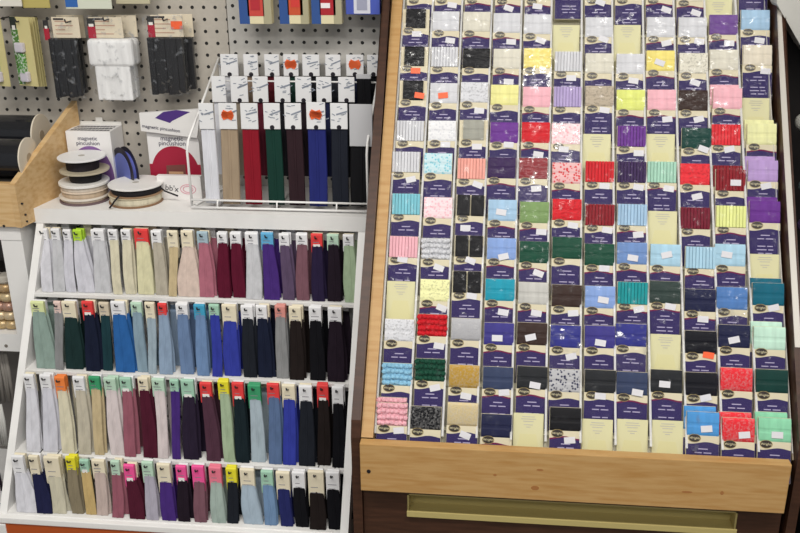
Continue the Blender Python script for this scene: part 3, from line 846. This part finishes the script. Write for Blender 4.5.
# ------------------------------------------------------------------ things on the wall shelf
FLANGE = mat('#e9e6df', .45)
def spool(x, y, z, r, layers, label):
    # layers: list of (kind, height, hex, radius factor) from the bottom; flanges and wound ribbon alternate
    root = empty('ribbon_spool', (x, y, z), label, 'ribbon spool', 'ribbon spools on the white shelf')
    h = 0
    for kind, t, hx, rf in layers:
        bm = BM()
        if kind == 'f': lathe(bm, [(r * rf - .001, h), (r * rf, h + .0006), (r * rf, h + t - .0006), (r * rf - .001, h + t)], 40)
        else: lathe(bm, [(r * rf * .98, h), (r * rf, h + t * .3), (r * rf, h + t * .7), (r * rf * .98, h + t)], 40)
        h += t
        obj('flange' if kind == 'f' else 'ribbon', bm, mat(hx, .45 if kind == 'f' else .7, 'paint' if kind == 'f' else 'weave'), root, False)
    bm = BM(); lathe(bm, [(.007, h), (.007, h + .0004)], 20); obj('center_hole', bm, mat('#b5b0a8', .6), root)
    return root
p = at(79.5, 196, 1.90)
bx, by_ = -.905, 1.915
rB = .0545
spool(bx, by_, SHZ, rB, [('f', .004, '#6d5a5e', 1), ('r', .006, '#c9b7a4', .93), ('f', .004, '#ded7cc', 1)], 'flat spool of pale ribbon at the bottom of the taller stack')
spool(bx + .002, by_, SHZ + .0143, rB * .96, [('r', .011, '#c8b299', .93), ('f', .003, '#d9c9b6', .98), ('r', .010, '#d6c9ba', .95), ('f', .006, '#eceae6', 1.03)], 'white spool of beige ribbon, second from bottom of the taller stack')
spool(bx + .006, by_ + .002, SHZ + .0446, rB * .95, [('r', .021, '#1a171b', .66), ('f', .004, '#b7ad97', 1.02)], 'black ribbon spool with tan flange in the taller stack')
spool(bx + .002, by_ + .004, SHZ + .0699, rB * .92, [('r', .024, '#1d161f', .70), ('f', .004, '#e9e9ea', 1.02)], 'black ribbon spool with white flange topping the taller stack')
qx, qy = -.787, 1.910
spool(qx, qy, SHZ, .058, [('f', .004, '#8a6a4e', 1), ('r', .015, '#d8cfb6', .96), ('f', .002, '#cfc2a6', 1)], 'flat spool of cream ribbon under the shorter stack')
spool(qx + .002, qy + .002, SHZ + .0213, .0575, [('f', .003, '#9a7c60', 1.0), ('r', .014, '#1b191d', .93), ('f', .004, '#eceae7', 1.03)], 'white topped spool of black ribbon on the shorter stack')
bm = BM(); tube(bm, [(qx - .012, qy - .0605, SHZ + .030), (qx - .022, qy - .0605, SHZ + .020), (qx - .030, qy - .0605, SHZ + .010), (qx - .036, qy - .062, SHZ + .003)], .0022, 6)
tag(obj('ribbon_tail', bm, mat('#1b191d', .7), None, True), 'loose black ribbon end hanging from the shorter spool stack', 'ribbon')
bm = BM(); tube(bm, [at(193, 192, 1.935) * 1, at(200, 196, 1.93), at(178, 196, 1.91), at(165, 191, 1.90), at(160, 187, 1.90)][2:], .002, 6)
tag(obj('ribbon_tail', bm, mat('#1f1d20', .7), None, True), 'black ribbon end trailing right of the shorter spool stack', 'ribbon')
# upright spool of blue-purple ribbon
c0 = at(124, 157, 1.965)
root = empty('ribbon_spool', (c0.x, c0.y, SHZ), 'upright dark spool of blue violet ribbon between pincushion boxes', 'ribbon spool', 'ribbon spools on the white shelf')
rr = .053
MX = Matrix.Translation((0, 0, rr)) @ Matrix.Rotation(R(-44), 4, 'Z') @ Matrix.Rotation(R(90), 4, 'X')
for nm, r0, a, b, hx in (('flange', rr, -.007, -.0055, '#2a2530'), ('ribbon', rr * .8, -.0055, .0055, '#5b63b4'), ('flange', rr, .0055, .007, '#2a2530')):
    bm = BM(); lathe(bm, [(r0, a), (r0, b)], 36, MX); obj(nm, bm, mat(hx, .5), root)
bm = BM(); lathe(bm, [(rr * .76, .0071), (rr * .76, .0078)], 36, MX); lathe(bm, [(rr * .76, -.0078), (rr * .76, -.0071)], 36, MX); obj('face_disc', bm, mat('#6e78c0', .5), root)
# pincushion boxes
TXT = mat('#3a3550', .5)
def pin_box(label, px0, px1, py0, py1, Y, zbot, disc, sticker_hex, flap):
    P0, P1 = at(px0, py0, Y), at(px1, py1, Y)
    w = P1.x - P0.x; cx = (P0.x + P1.x) / 2; h = P0.z - zbot
    root = empty('pincushion_box', (cx, Y, zbot), label, 'box', 'magnetic pincushion boxes')
    bm = BM(); dp = 2.042 - Y; box(bm, (-w / 2, 0, 0), (w / 2, dp, h), bev=.0012); obj('carton', bm, mat('#e9e7e6', .5), root)
    bm = BM(); box(bm, (-w / 2, dp - .002, h), (w / 2, dp - .0008, h + .007)); box(bm, (-.008, dp - .002, h + .007), (.008, dp - .0008, h + .016)); hg = obj('hang_tab', bm, mat('#d9d7d2', .5), root)
    bm = BM()
    for q in range(3):
        x = -w * .42
        while x < w * .40:
            g = random.uniform(.004, .009); box(bm, (x, .008 + .017 * q, h), (min(x + g, w * .44), .016 + .017 * q, h + .0004)); x += g + .0015
    obj('top_print', bm, mat('#3b3a44', .5), root)
    for s, z in (('magnetic', h - .016), ('pincushion', h - .027)):
        o = link('lettering', text_mesh(s, .0135 * w / .11, TXT), root); o.location = (-.002, -.0006, z)
    bm = BM(); r0 = w * .485; zc = .006
    n = 28; poly = []
    for i in range(n + 1):
        a = math.pi * (1 - i / n); poly.append((r0 * math.cos(a), -.0008, h * .1 + (h * .66) * math.sin(a) ** .7))
    poly += [(r0, -.0008, .002), (-r0, -.0008, .002)]
    if disc == '#a51e3a': box(bm, (-w * .497, -.0007, .002), (w * .497, .0002, h * .46))
    prism(bm, poly, (0, .001, 0)); dm = obj('printed_arch', bm, mat(disc, .45), root)
    bm = BM(); rp_ = [(w * .2, -.0014, h * .12), (w * .2, -.0014, h * .46), (-w * .17, -.0014, h * .44), (-w * .19, -.0014, h * .12)]
    prism(bm, rp_, (0, .0008, 0)); ph = obj('printed_picture', bm, mat('#7a4a44', .5), dm)
    bm = BM(); box(bm, (-w * .13, -.0018, h * .30), (w * .15, -.0013, h * .34)); box(bm, (-w * .15, -.0018, h * .20), (w * .16, -.0013, h * .24)); obj('pale_bars', bm, mat('#c9a27e', .5), ph)
    return root, w, h
r1, w1, h1 = pin_box('white magnetic pincushion box with purple arch behind the tall spool stack', 65, 117, 131, 190, 1.972, SHZ + .0005, '#84609a', 0, 0)
r2, w2, h2 = pin_box('white magnetic pincushion box with crimson arch beside the wire rack', 146, 203, 131, 190, 1.985, SHZ + .0005, '#a51e3a', 0, 1)
# slanted lid flap of the crimson box
A, B_, C_, D_ = at(139, 113, 1.972), at(141, 131, 1.972), at(197, 138, 1.972), at(200, 109, 1.972)
root = empty('pincushion_box', (A.x, A.y, B_.z), 'tilted white pincushion box with purple corner atop the crimson one', 'box', 'magnetic pincushion boxes')
o0 = Vector(root.location)
bm = BM(); prism(bm, [v - o0 for v in (A, B_, C_, D_)], (0, .009, 0)); obj('carton', bm, mat('#e4e2e0', .5), root)
bm = BM(); prism(bm, [at(x, y, 1.9714) - o0 for x, y in ((155, 118), (163, 112), (176, 110), (190, 112), (172, 121), (170, 123))], (0, .0005, 0)); obj('printed_corner', bm, mat('#4b2f7a', .5), root)
t_ = link('lettering', text_mesh('magnetic pincushion', .0105, TXT), root); t_.location = at(161, 128.5, 1.9712) - o0; t_.rotation_euler = (0, R(7), 0)
# low white box lying in front
A, C_ = at(157, 175, 1.93), at(203, 200, 1.93)
w = C_.x - A.x; h = A.z - SHZ
root = empty('notions_box', ((A.x + C_.x) / 2, 1.925, SHZ), 'low white box with pink oval print at the foot of the wire rack', 'box')
bm = BM(); box(bm, (-w / 2, 0, 0), (w / 2, .014, h), bev=.001); obj('carton', bm, mat('#e8e5e3', .5), root)
o = link('lettering', text_mesh("bb'x", .018, mat('#33323a', .5)), root); o.location = (-w * .17, -.0005, h * .48); o.rotation_euler = (0, R(8), 0)
bm = BM()
for k in range(2):
    r0 = (.017, .011)[k]
    tube(bm, [(w * .2 + r0 * math.cos(a), -.0006, h * .46 + r0 * .62 * math.sin(a)) for a in [2 * math.pi * i / 24 for i in range(25)]], .0006, 5, False)
obj('oval_print', bm, mat('#d87a94', .5), root)

# ------------------------------------------------------------------ pine crate with rolls, and the white unit under it (far left)
cr = empty('pine_crate', (-1.1, 1.9, 0), 'open pine crate with raised sloping side holding rolls of ribbon', 'crate'); cr.location = (0, 0, 0)
CB = EYE - .651
bm = BM(); box(bm, (-1.42, 1.80, CB), (-1.008, 1.818, CB + .095), bev=.0012); obj('front_board', bm, PALE, cr)
bm = BM()
sA, sB = Vector((-1.012, 1.799, 0)), Vector((-.964, 2.036, 0))
fp = [(sA, CB), (sA, CB + .0955), (sB, CB + .222), (sB, CB)]
prism(bm, [(v.x, v.y, z) for v, z in fp], (.013, -.002, 0)); sd = obj('side_board', bm, PALE, cr)
bm = BM(); box(bm, (-1.42, 1.818, CB), (-1.015, 2.03, CB + .01)); obj('bottom_board', bm, PALE, cr)
bm = BM(); box(bm, (-1.42, 2.025, CB + .01), (-.972, 2.035, CB + .09)); obj('back_board', bm, PALE, cr)
bm = BM()
for px, py in ((23, 204), (29.5, 223), (28, 216)):
    q = at(px, py, 1.805); lathe(bm, [(.0022, -.002), (.0022, .0018)], 10, Matrix.Translation((sA.x + .013 + (.0485 / .237) * (q.y - 1.799) + .003, 1.8 + (px - 17) * .0012, q.z)) @ Matrix.Rotation(R(90), 4, 'Y'))
obj('nail', bm, DARK, sd)
q = at(4, 226, 1.8)
bm = BM(); lathe(bm, [(.003, 0), (.003, .001)], 10, Matrix.Translation((q.x, 1.8, q.z)) @ Matrix.Rotation(R(90), 4, 'X')); obj('nail', bm, DARK, cr)
def roll(cx, y, z, r, L_, hexb, label, gloss=.15):
    root = empty('ribbon_roll', (cx, y, z), label, 'ribbon roll', 'ribbon rolls in the crate')
    MX = Matrix.Rotation(R(90), 4, 'Y')
    bm = BM(); lathe(bm, [(r * .93, -L_ / 2), (r * .93, L_ / 2)], 40, MX); obj('ribbon', bm, mat(hexb, gloss, 'plain', .6), root, False)
    for s in (-1, 1):
        bm = BM(); lathe(bm, [(r, s * L_ / 2 - .0015), (r, s * L_ / 2 + .0015)], 40, MX); obj('flange', bm, mat('#d9cfbd', .5), root)
        bm = BM(); lathe(bm, [(.011, s * L_ / 2 - .002), (.011, s * L_ / 2 + .002)], 20, MX); obj('core', bm, mat('#a89a84', .6), root)
q = at(25, 160, 1.85)
roll(q.x - .085, 1.866, q.z, .044, .17, '#17181c', 'glossy black ribbon roll at the front of the pine crate')
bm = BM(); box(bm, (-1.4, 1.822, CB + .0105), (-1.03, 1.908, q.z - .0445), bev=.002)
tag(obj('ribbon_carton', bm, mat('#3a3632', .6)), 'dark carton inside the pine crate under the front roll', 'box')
q = at(42, 136, 1.955)
roll(q.x - .10, 1.962, q.z, .047, .19, '#1a1b1f', 'black ribbon roll with white flange at the back of the pine crate')
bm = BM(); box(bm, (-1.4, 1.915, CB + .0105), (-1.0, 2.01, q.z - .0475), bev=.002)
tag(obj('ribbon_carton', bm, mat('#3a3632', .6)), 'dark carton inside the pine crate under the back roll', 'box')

un = empty('shelf_unit', (-1.2, 1.9, 0), 'white painted shelf unit standing under the pine crate', 'shelf unit'); un.location = (0, 0, 0)
pz = [at(0, y, 1.82).z for y in (229, 243, 333, 350)]
bm = BM(); box(bm, (-1.42, 1.812, CB - .034), (-1.012, 2.03, CB - .001)); obj('top_board', bm, WHITE, un)
bm = BM(); box(bm, (-1.06, 1.814, 0), (-1.012, 2.03, CB - .034)); obj('side_panel', bm, WHITE, un)
bm = BM(); box(bm, (-1.42, 1.816, pz[3] + .0), (-1.06, 2.03, pz[2])); sh_ = obj('shelf_board', bm, WHITE, un)
bm = BM(); q = at(6, 346, 1.815); lathe(bm, [(.004, 0), (.004, .001)], 12, Matrix.Translation((q.x, 1.816, q.z)) @ Matrix.Rotation(R(90), 4, 'X')); obj('screw_hole', bm, mat('#7a746c'), sh_)
bm = BM(); box(bm, (-1.42, 1.818, .38), (-1.06, 2.03, .40)); obj('shelf_board', bm, WHITE, un)
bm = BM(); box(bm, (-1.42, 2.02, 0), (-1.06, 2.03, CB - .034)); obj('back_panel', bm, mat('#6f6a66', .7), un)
for k, (px, nm) in enumerate(((4, 'left'), (13.5, 'right'))):
    q = at(px, 328, 1.85)
    root = empty('bead_strand', (q.x, 1.85, pz[2]), f"stack of gold and pink beads, {'nearer the white post' if k else 'cut by the photo edge'}", 'beads', 'gold bead stacks')
    for i in range(5):
        bm = BM(); z = i * .0225
        lathe(bm, [(.010, z), (.0165, z + .004), (.0185, z + .011), (.0165, z + .018), (.010, z + .0222)], 20)
        obj('bead', bm, mat(('#c9ad7c', '#d9c29a', '#b98d78', '#d6bf92', '#bf9d6c')[i], .3, 'sequin', .5), root, True)
    bm = BM(); lathe(bm, [(.014, .1125), (.0185, .118), (.0185, .128), (.014, .131)], 20); obj('cap', bm, mat('#b9b3a8', .4), root)
q = at(5, 300, 1.95)
bm = BM(); box(bm, (-1.40, 1.93, pz[2]), (-1.10, 2.01, pz[2] + .10), bev=.003)
tag(obj('dark_box', bm, mat('#2c2826', .6)), 'dark box behind the gold bead stacks on the white unit', 'box')
# grey cloth bundle below, white and purple goods lower
def bundle(px0, px1, py0, py1, Y, hx, nm, label, cat):
    A, C_ = at(px0, py0, Y), at(px1, py1, Y)
    bm = BM(); n = 7
    w = (C_.x - A.x) / n
    for i in range(n):
        x = A.x + (i + .5) * w; d = random.uniform(-.004, .004)
        tube(bm, [(x, Y + d, A.z), (x + .003, Y - .004 + d, A.z * .6 + C_.z * .4), (x + random.uniform(-.004, .004), Y + d, C_.z)], [w * .52, w * .6, w * .5], 10)
    tag(obj(nm, bm, mat(hx, .8, 'weave', .2), None, True), label, cat)
bundle(-14, 15, 352, 402, 1.86, '#97928c', 'cloth_bundle', 'grey cloth bundle hanging under the white unit shelf', 'cloth')
bundle(-14, 9, 404, 446, 1.84, '#dcdbd7', 'cloth_bundle', 'white cloth bundle low in the white shelf unit', 'cloth')
bundle(-14, 4, 449, 492, 1.835, '#2c2030', 'cloth_bundle', 'dark purple cloth bundle at the bottom of the white unit', 'cloth')
bm = BM(); box(bm, (-1.42, 1.80, 0), (-1.13, 2.0, .379)); bm.free()

# ------------------------------------------------------------------ packs hanging on the pegboard
def peg_hook(x, z, L_, label):
    bm = BM(); tube(bm, [(x, 2.044, z), (x, 2.044 - L_, z), (x, 2.044 - L_ - .004, z + .007)], .0017, 6)
    tag(obj('peg_hook', bm, METAL, None, True), label, 'hook', 'pegboard hooks')
BAG = film('poly_bag', .6, .012, .012)
def elastic_pack(px0, px1, py0, py1, Y, hexb, hdr, tagp, label, sticker=None, puffy=False, bag=None, back=False):
    A, C_ = at(px0, py0, Y), at(px1, py1, Y)
    cx = (A.x + C_.x) / 2; w = C_.x - A.x; h = A.z - C_.z
    root = empty('elastic_pack', (cx, Y, A.z), label, 'elastic pack', 'bagged elastic packs on the pegboard')
    o0 = Vector(root.location)
    H0, H1 = at(hdr[0], hdr[1], Y) - o0, at(hdr[2], hdr[3], Y) - o0
    bm = BM(); box(bm, (H0.x, -.0015, H1.z), (H1.x, .0015, H0.z), bev=.0005, seg=1); hd = obj('header_card', bm, mat('#dcd0b8', .55), root)
    if not back:
        bm = BM()
        for q in range(4):
            z = H0.z + (H1.z - H0.z) * (.2 + .2 * q); a = H0.x + (H1.x - H0.x) * .12
            box(bm, (a, -.0021, z - .0008), (a + (H1.x - H0.x) * (.5, .65, .35, .6)[q], -.0014, z + .0008))
        obj('printed_lines', bm, mat('#b98f7c', .6), hd)
        bm = BM(); box(bm, (H0.x + (H1.x - H0.x) * .08, -.0022, H0.z - .006), (H0.x + (H1.x - H0.x) * .45, -.0014, H0.z - .002)); obj('brand_bar', bm, mat('#3a3434', .5), hd)
        T0, T1 = at(tagp[0], tagp[1], Y) - o0, at(tagp[2], tagp[3], Y) - o0
        bm = BM(); box(bm, (T0.x, -.003, T1.z), (T1.x, -.0018, T0.z - (T0.z - T1.z) * .4)); tg = obj('red_tag', bm, mat('#a81c34', .5), root)
        bm = BM(); box(bm, (T0.x, -.003, T0.z - (T0.z - T1.z) * .4), (T1.x, -.0018, T0.z)); obj('dark_band', bm, mat('#2b2a2a', .5), tg)
        bm = BM(); box(bm, (T0.x + .003, -.0034, T0.z - (T0.z - T1.z) * .42), (T1.x - .003, -.003, T0.z - (T0.z - T1.z) * .28)); obj('white_dot', bm, mat('#e8e4de', .5), tg)
        if sticker:
            S0, S1 = at(sticker[0], sticker[1], Y) - o0, at(sticker[2], sticker[3], Y) - o0
            bm = BM(); box(bm, (S0.x, -.0032, S1.z), (S1.x, -.0022, S0.z)); obj('price_sticker', bm, ORANGE, hd)
    top = H1.z - .001
    bm = BM()
    if puffy:
        box(bm, (-w * .46, -.014, top - (h + top) * .44), (w * .46, .012, top), bev=.0115, seg=4)
        box(bm, (-w * .36, -.010, -h + .002), (w * .36, .010, top - (h + top) * .40), bev=.004, seg=3)
    else:
        n = 6; w2 = w * .42
        for i in range(n):
            a = -w2 + 2 * w2 * i / n
            box(bm, (a, -.008 + .002 * (i % 2), -h + .003 + .002 * (i % 3)), (a + 2 * w2 / n + .001, .007, top), bev=.0018)
    obj('elastic', bm, mat(hexb, .3 if not puffy else .6, 'weave', .45 if not puffy else .3), root)
    bm = BM(); bw = bag or w
    nx, nz = 8, 8
    g = []
    for s in (-1, 1):
        gg = []
        for j in range(nz + 1):
            row_ = []
            for i in range(nx + 1):
                u, v = i / nx, j / nz
                e = min(1, 4 * u * (1 - u)) ** .5 * min(1, 4 * v * (1 - v) + .15) ** .5
                row_.append(bm.verts.new((-bw / 2 + bw * u, s * (.0035 + .0145 * e) + random.uniform(-.001, .001), -h - .002 + (h + .003) * (v))))
            gg.append(row_)
        for j in range(nz):
            for i in range(nx): bm.faces.new((gg[j][i], gg[j][i + 1], gg[j + 1][i + 1], gg[j + 1][i]))
    obj('clear_bag', bm, BAG, root, True)
    return root
YP = 1.985
elastic_pack(44, 86, 17, 99, YP, '#1b1c20', (51, 17, 81, 38), (43, 20, 51, 40), 'bagged black elastic pack with cream header and red tag beside the green craft packs')
elastic_pack(50, 90, 16, 96, YP + .036, '#1b1c20', (56, 15, 86, 38), (0, 0, 1, 1), 'bagged black elastic pack mostly hidden behind the front black one', back=True)
elastic_pack(83, 142, 16, 101, YP, '#ececec', (88, 17, 124, 38), (87, 18, 97, 38), 'bagged white elastic pack between two black elastic packs', puffy=True)
elastic_pack(90, 146, 15, 98, YP + .036, '#e6e6e6', (98, 15, 138, 37), (0, 0, 1, 1), 'bagged white elastic pack half hidden behind the front white one', puffy=True, back=True)
elastic_pack(142, 190, 15, 96, YP, '#1d1d20', (150, 15, 184, 37), (147, 16, 156, 37), 'bagged black elastic pack with orange sticker on its header', sticker=(171, 21, 183, 29))
elastic_pack(152, 200, 14, 92, YP + .036, '#1d1d20', (158, 14, 194, 37), (0, 0, 1, 1), 'bagged black elastic pack behind the orange stickered one', back=True)
for (px, py, lb) in ((68, 22, 'dark peg hook carrying the plain black elastic packs'), (106, 20, 'dark peg hook carrying the white elastic packs'), (165, 20, 'dark peg hook carrying the orange stickered elastic pack')):
    q = at(px, py, 1.97); peg_hook(q.x, q.z, .085, lb)
# green and yellow craft cards, edges turned
def craft_pack(px0, px1, py0, py1, Y, label, turn, full):
    A, C_ = at(px0, py0, Y), at(px1, py1, Y)
    w = C_.x - A.x; h = A.z - C_.z
    root = empty('craft_pack', ((A.x + C_.x) / 2, Y, A.z), label, 'craft pack', 'green craft packs on the pegboard', (0, 0, turn))
    bm = BM(); box(bm, (-w / 2, -.001, -h), (w / 2, .001, 0)); obj('card', bm, mat('#cfc48c', .5), root)
    if full:
        bm = BM(); box(bm, (-w / 2, -.0018, -h * .98), (-w / 2 + w * .34, -.0009, -h * .17)); obj('photo_strip', bm, mat('#4d7a34', .45, 'print'), root)
        bm = BM(); box(bm, (-w / 2, -.0019, -h * .17), (-w / 2 + w * .3, -.0009, 0)); obj('dark_band', bm, mat('#29302a', .5), root)
        bm = BM(); box(bm, (-w / 2 + w * .1, -.003, -h * .185), (-w / 2 + w * .25, -.0018, -h * .12)); obj('white_spot', bm, mat('#e0ded8', .5), root)
        bm = BM(); box(bm, (-w * .30, -.012, -h * .50), (w * .14, -.001, -h * .36), bev=.003); obj('blister', bm, mat('#c9c4cc', .25), root)
        bm = BM(); box(bm, (-w * .22, -.012, -h * .93), (w * .2, -.001, -h * .78), bev=.003); obj('blister', bm, mat('#c9c4cc', .25), root)
        bm = BM(); box(bm, (-w * .2, -.010, -h * .76), (w * .1, -.001, -h * .52), bev=.002); box(bm, (-w * .26, -.0125, -h * .80), (w * .1, -.002, -h * .73), Matrix.Rotation(.0, 4, 'Y')); obj('contents', bm, mat('#4f8a3a', .4, 'print'), root)
    return root
craft_pack(7, 41, 17, 86, 1.965, 'green craft pack with blister on a yellow card, front of its hook', R(-18), True)
for i, (a, b) in enumerate(((14, 44), (20, 46), (25, 48))):
    craft_pack(a, b, 17, 86, 1.985 + .014 * i, f"yellow craft card {('directly', 'two places', 'three places')[i]} behind the green blister pack", R(-18), False)
craft_pack(-20, 13, 17, 86, 1.965, 'yellow craft pack cut by the photo edge left of the green one', R(-18), True)
q = at(20, 21, 1.97); peg_hook(q.x, q.z, .09, 'dark peg hook carrying the green craft packs')
q = at(-8, 21, 1.97); peg_hook(q.x, q.z, .09, 'dark peg hook left of the green craft packs')
# bottoms of the packs hanging above
def hang_card(px0, px1, py1, Y, hx, label, parts=(), th=.004, h=.16, nm='craft_card', cat='craft card', grp='packs hanging along the top of the pegboard'):
    A, C_ = at(px0, py1, Y), at(px1, py1, Y)
    w = C_.x - A.x
    root = empty(nm, ((A.x + C_.x) / 2, Y, A.z), label, cat, grp)
    bm = BM(); box(bm, (-w / 2, 0, 0), (w / 2, th, h), bev=.0008, seg=1); obj('card', bm, mat(hx, .5), root)
    for pn, x0, x1, y0, y1, hp, prt in parts:
        a, b = at(x0, y1, Y) - Vector(root.location), at(x1, y0, Y) - Vector(root.location)
        zt = b.z if y0 > -5 else h - .002
        bm = BM(); box(bm, (max(a.x, -w / 2 + .0002), -.0008 * prt, max(a.z, .0003)), (min(b.x, w / 2 - .0002), 0.0001, zt)); obj(pn, bm, mat(hp, .5), root)
    return root, w
hang_card(-12, 22, 6.5, 1.96, '#d9d5cb', 'pale card bottom at the top corner above the craft packs')
hang_card(23, 50, 8, 1.97, '#b5a763', 'olive yellow card bottom beside the pale card')
hang_card(66, 112, 9, 1.96, '#cfd3c2', 'pale green card with blue corner above the elastic packs', [('blue_corner', 66, 76, -9, 7, '#2f62a8', 1)])
hang_card(116, 150, 4, 1.985, '#b9b296', 'beige card bottom above the white elastic pack')
for i, (x0, x1) in enumerate(((240, 272), (280, 309), (312, 342))):
    lab = ('red and cream notions box nearest the elastic packs', 'red and cream notions box in the middle of the three', 'red and cream notions box with white price sticker')[i]
    sp = [('blue_side', x0, x0 + 8, -9, 24, '#2d4f8c', 1), ('red_square', x0 + 8, x0 + (23, 22, 23)[i], -9, (16, 15, 15)[i], ('#c4463c', '#c4502f', '#a8202a')[i], 1), ('olive_edge', x1 - 8, x1, -9, 24, '#a7a184', 1)]
    if i < 2: sp.append(('red_spot', x0 + 11, x0 + 19, -9, 10 - i * 3, ('#b02a34', '#cc3a34')[i], 2))
    else: sp.append(('price_sticker', x0 + 9, x0 + 18, 3, 8, '#ece6e6', 2))
    hang_card(x0, x1, 24, 1.965, '#ddd3ad', lab, sp, .022, .15, 'hanging_notions_box', 'notions box', 'red and cream notions boxes')
rt_, w_ = hang_card(346, 380, 14.5, 1.965, '#4455ac', 'blue notions box with white label beside the red ones', [('white_label', 354, 370, -9, 13.5, '#cfd0da', 1), ('grey_print', 357, 367, -4, 10, '#9a9cb0', 2)], .022, .15, 'hanging_notions_box', 'notions box', None)

for px, lb in ((256, 'first'), (294, 'second'), (327, 'third'), (363, 'blue')):
    q = at(px, -40, 1.99); peg_hook(q.x, q.z, .085, f'dark peg hook carrying the {lb} notions box')
# ------------------------------------------------------------------ beyond the rack's right side
bm = BM(); a = [at(777, 3, 1.93), at(800, 44, 1.93)]
pts = [at(776, -14, 1.93), at(777, 4, 1.93), at(801, 46, 1.93), at(830, 80, 1.93), at(850, -30, 1.93)]
prism(bm, pts, (0, .05, 0))
tag(obj('carton', bm, mat('#c9c8c2', .5, 'paint')), 'pale grey carton jutting over the rack corner at upper right', 'box')
bm = BM(); box(bm, (.70, 1.3, 0), (.72, 2.04, 1.9)); box(bm, (.56, 2.02, 0), (.70, 2.04, 1.9))
tag(obj('gap_shade_panel', bm, mat('#1c1818', .6)), 'added dark shade panel in the gap right of the pine rack', 'panel')  # near-black panel added so the gap reads as deep shade
for i, (px, py, r, hx, lb) in enumerate(((798, 122, .018, '#c9c8c0', 'white wool ball hanging in the dark gap, uppermost'), (799, 186, .014, '#5a6a6c', 'grey green wool ball hanging in the dark gap'), (799, 225, .016, '#54406e', 'violet wool ball hanging in the dark gap, lowest'))):
    q = at(px, py, 1.9); bm = BM(); bmesh.ops.create_icosphere(bm, subdivisions=3, radius=r, matrix=Matrix.Translation(q + Vector((.012, 0, 0))))
    tag(obj('wool_ball', bm, mat(hx, .8, 'fluff'), None, True), lb, 'wool', 'wool balls right of the rack')

# ------------------------------------------------------------------ light
w = bpy.data.worlds.new('shop'); sc.world = w; w.use_nodes = True
w.node_tree.nodes['Background'].inputs[0].default_value = (.95, .97, 1, 1)
w.node_tree.nodes['Background'].inputs[1].default_value = .38
def area(name, loc, rot, sx, sy, e, col):
    l = bpy.data.lights.new(name, 'AREA'); l.shape = 'RECTANGLE'; l.size = sx; l.size_y = sy; l.energy = e; l.color = col
    o = bpy.data.objects.new(name, l); COL.objects.link(o); o.location = loc; o.rotation_euler = rot
area('ceiling_lamp', (-.7, .35, 2.85), (R(18), 0, 0), 1.2, .3, 28, (1, .97, .92))
area('ceiling_lamp', (.7, .35, 2.85), (R(18), 0, 0), 1.2, .3, 28, (1, .97, .92))
area('ceiling_lamp', (0, -.9, 2.85), (R(30), 0, 0), 2.4, .3, 34, (1, .97, .92))
sc.view_settings.view_transform = 'Standard'; sc.view_settings.look = 'None'; sc.view_settings.gamma = 1
sc.view_settings.exposure = -.19
sc.cycles.transparent_max_bounces = 24
sc.cycles.max_bounces = 8
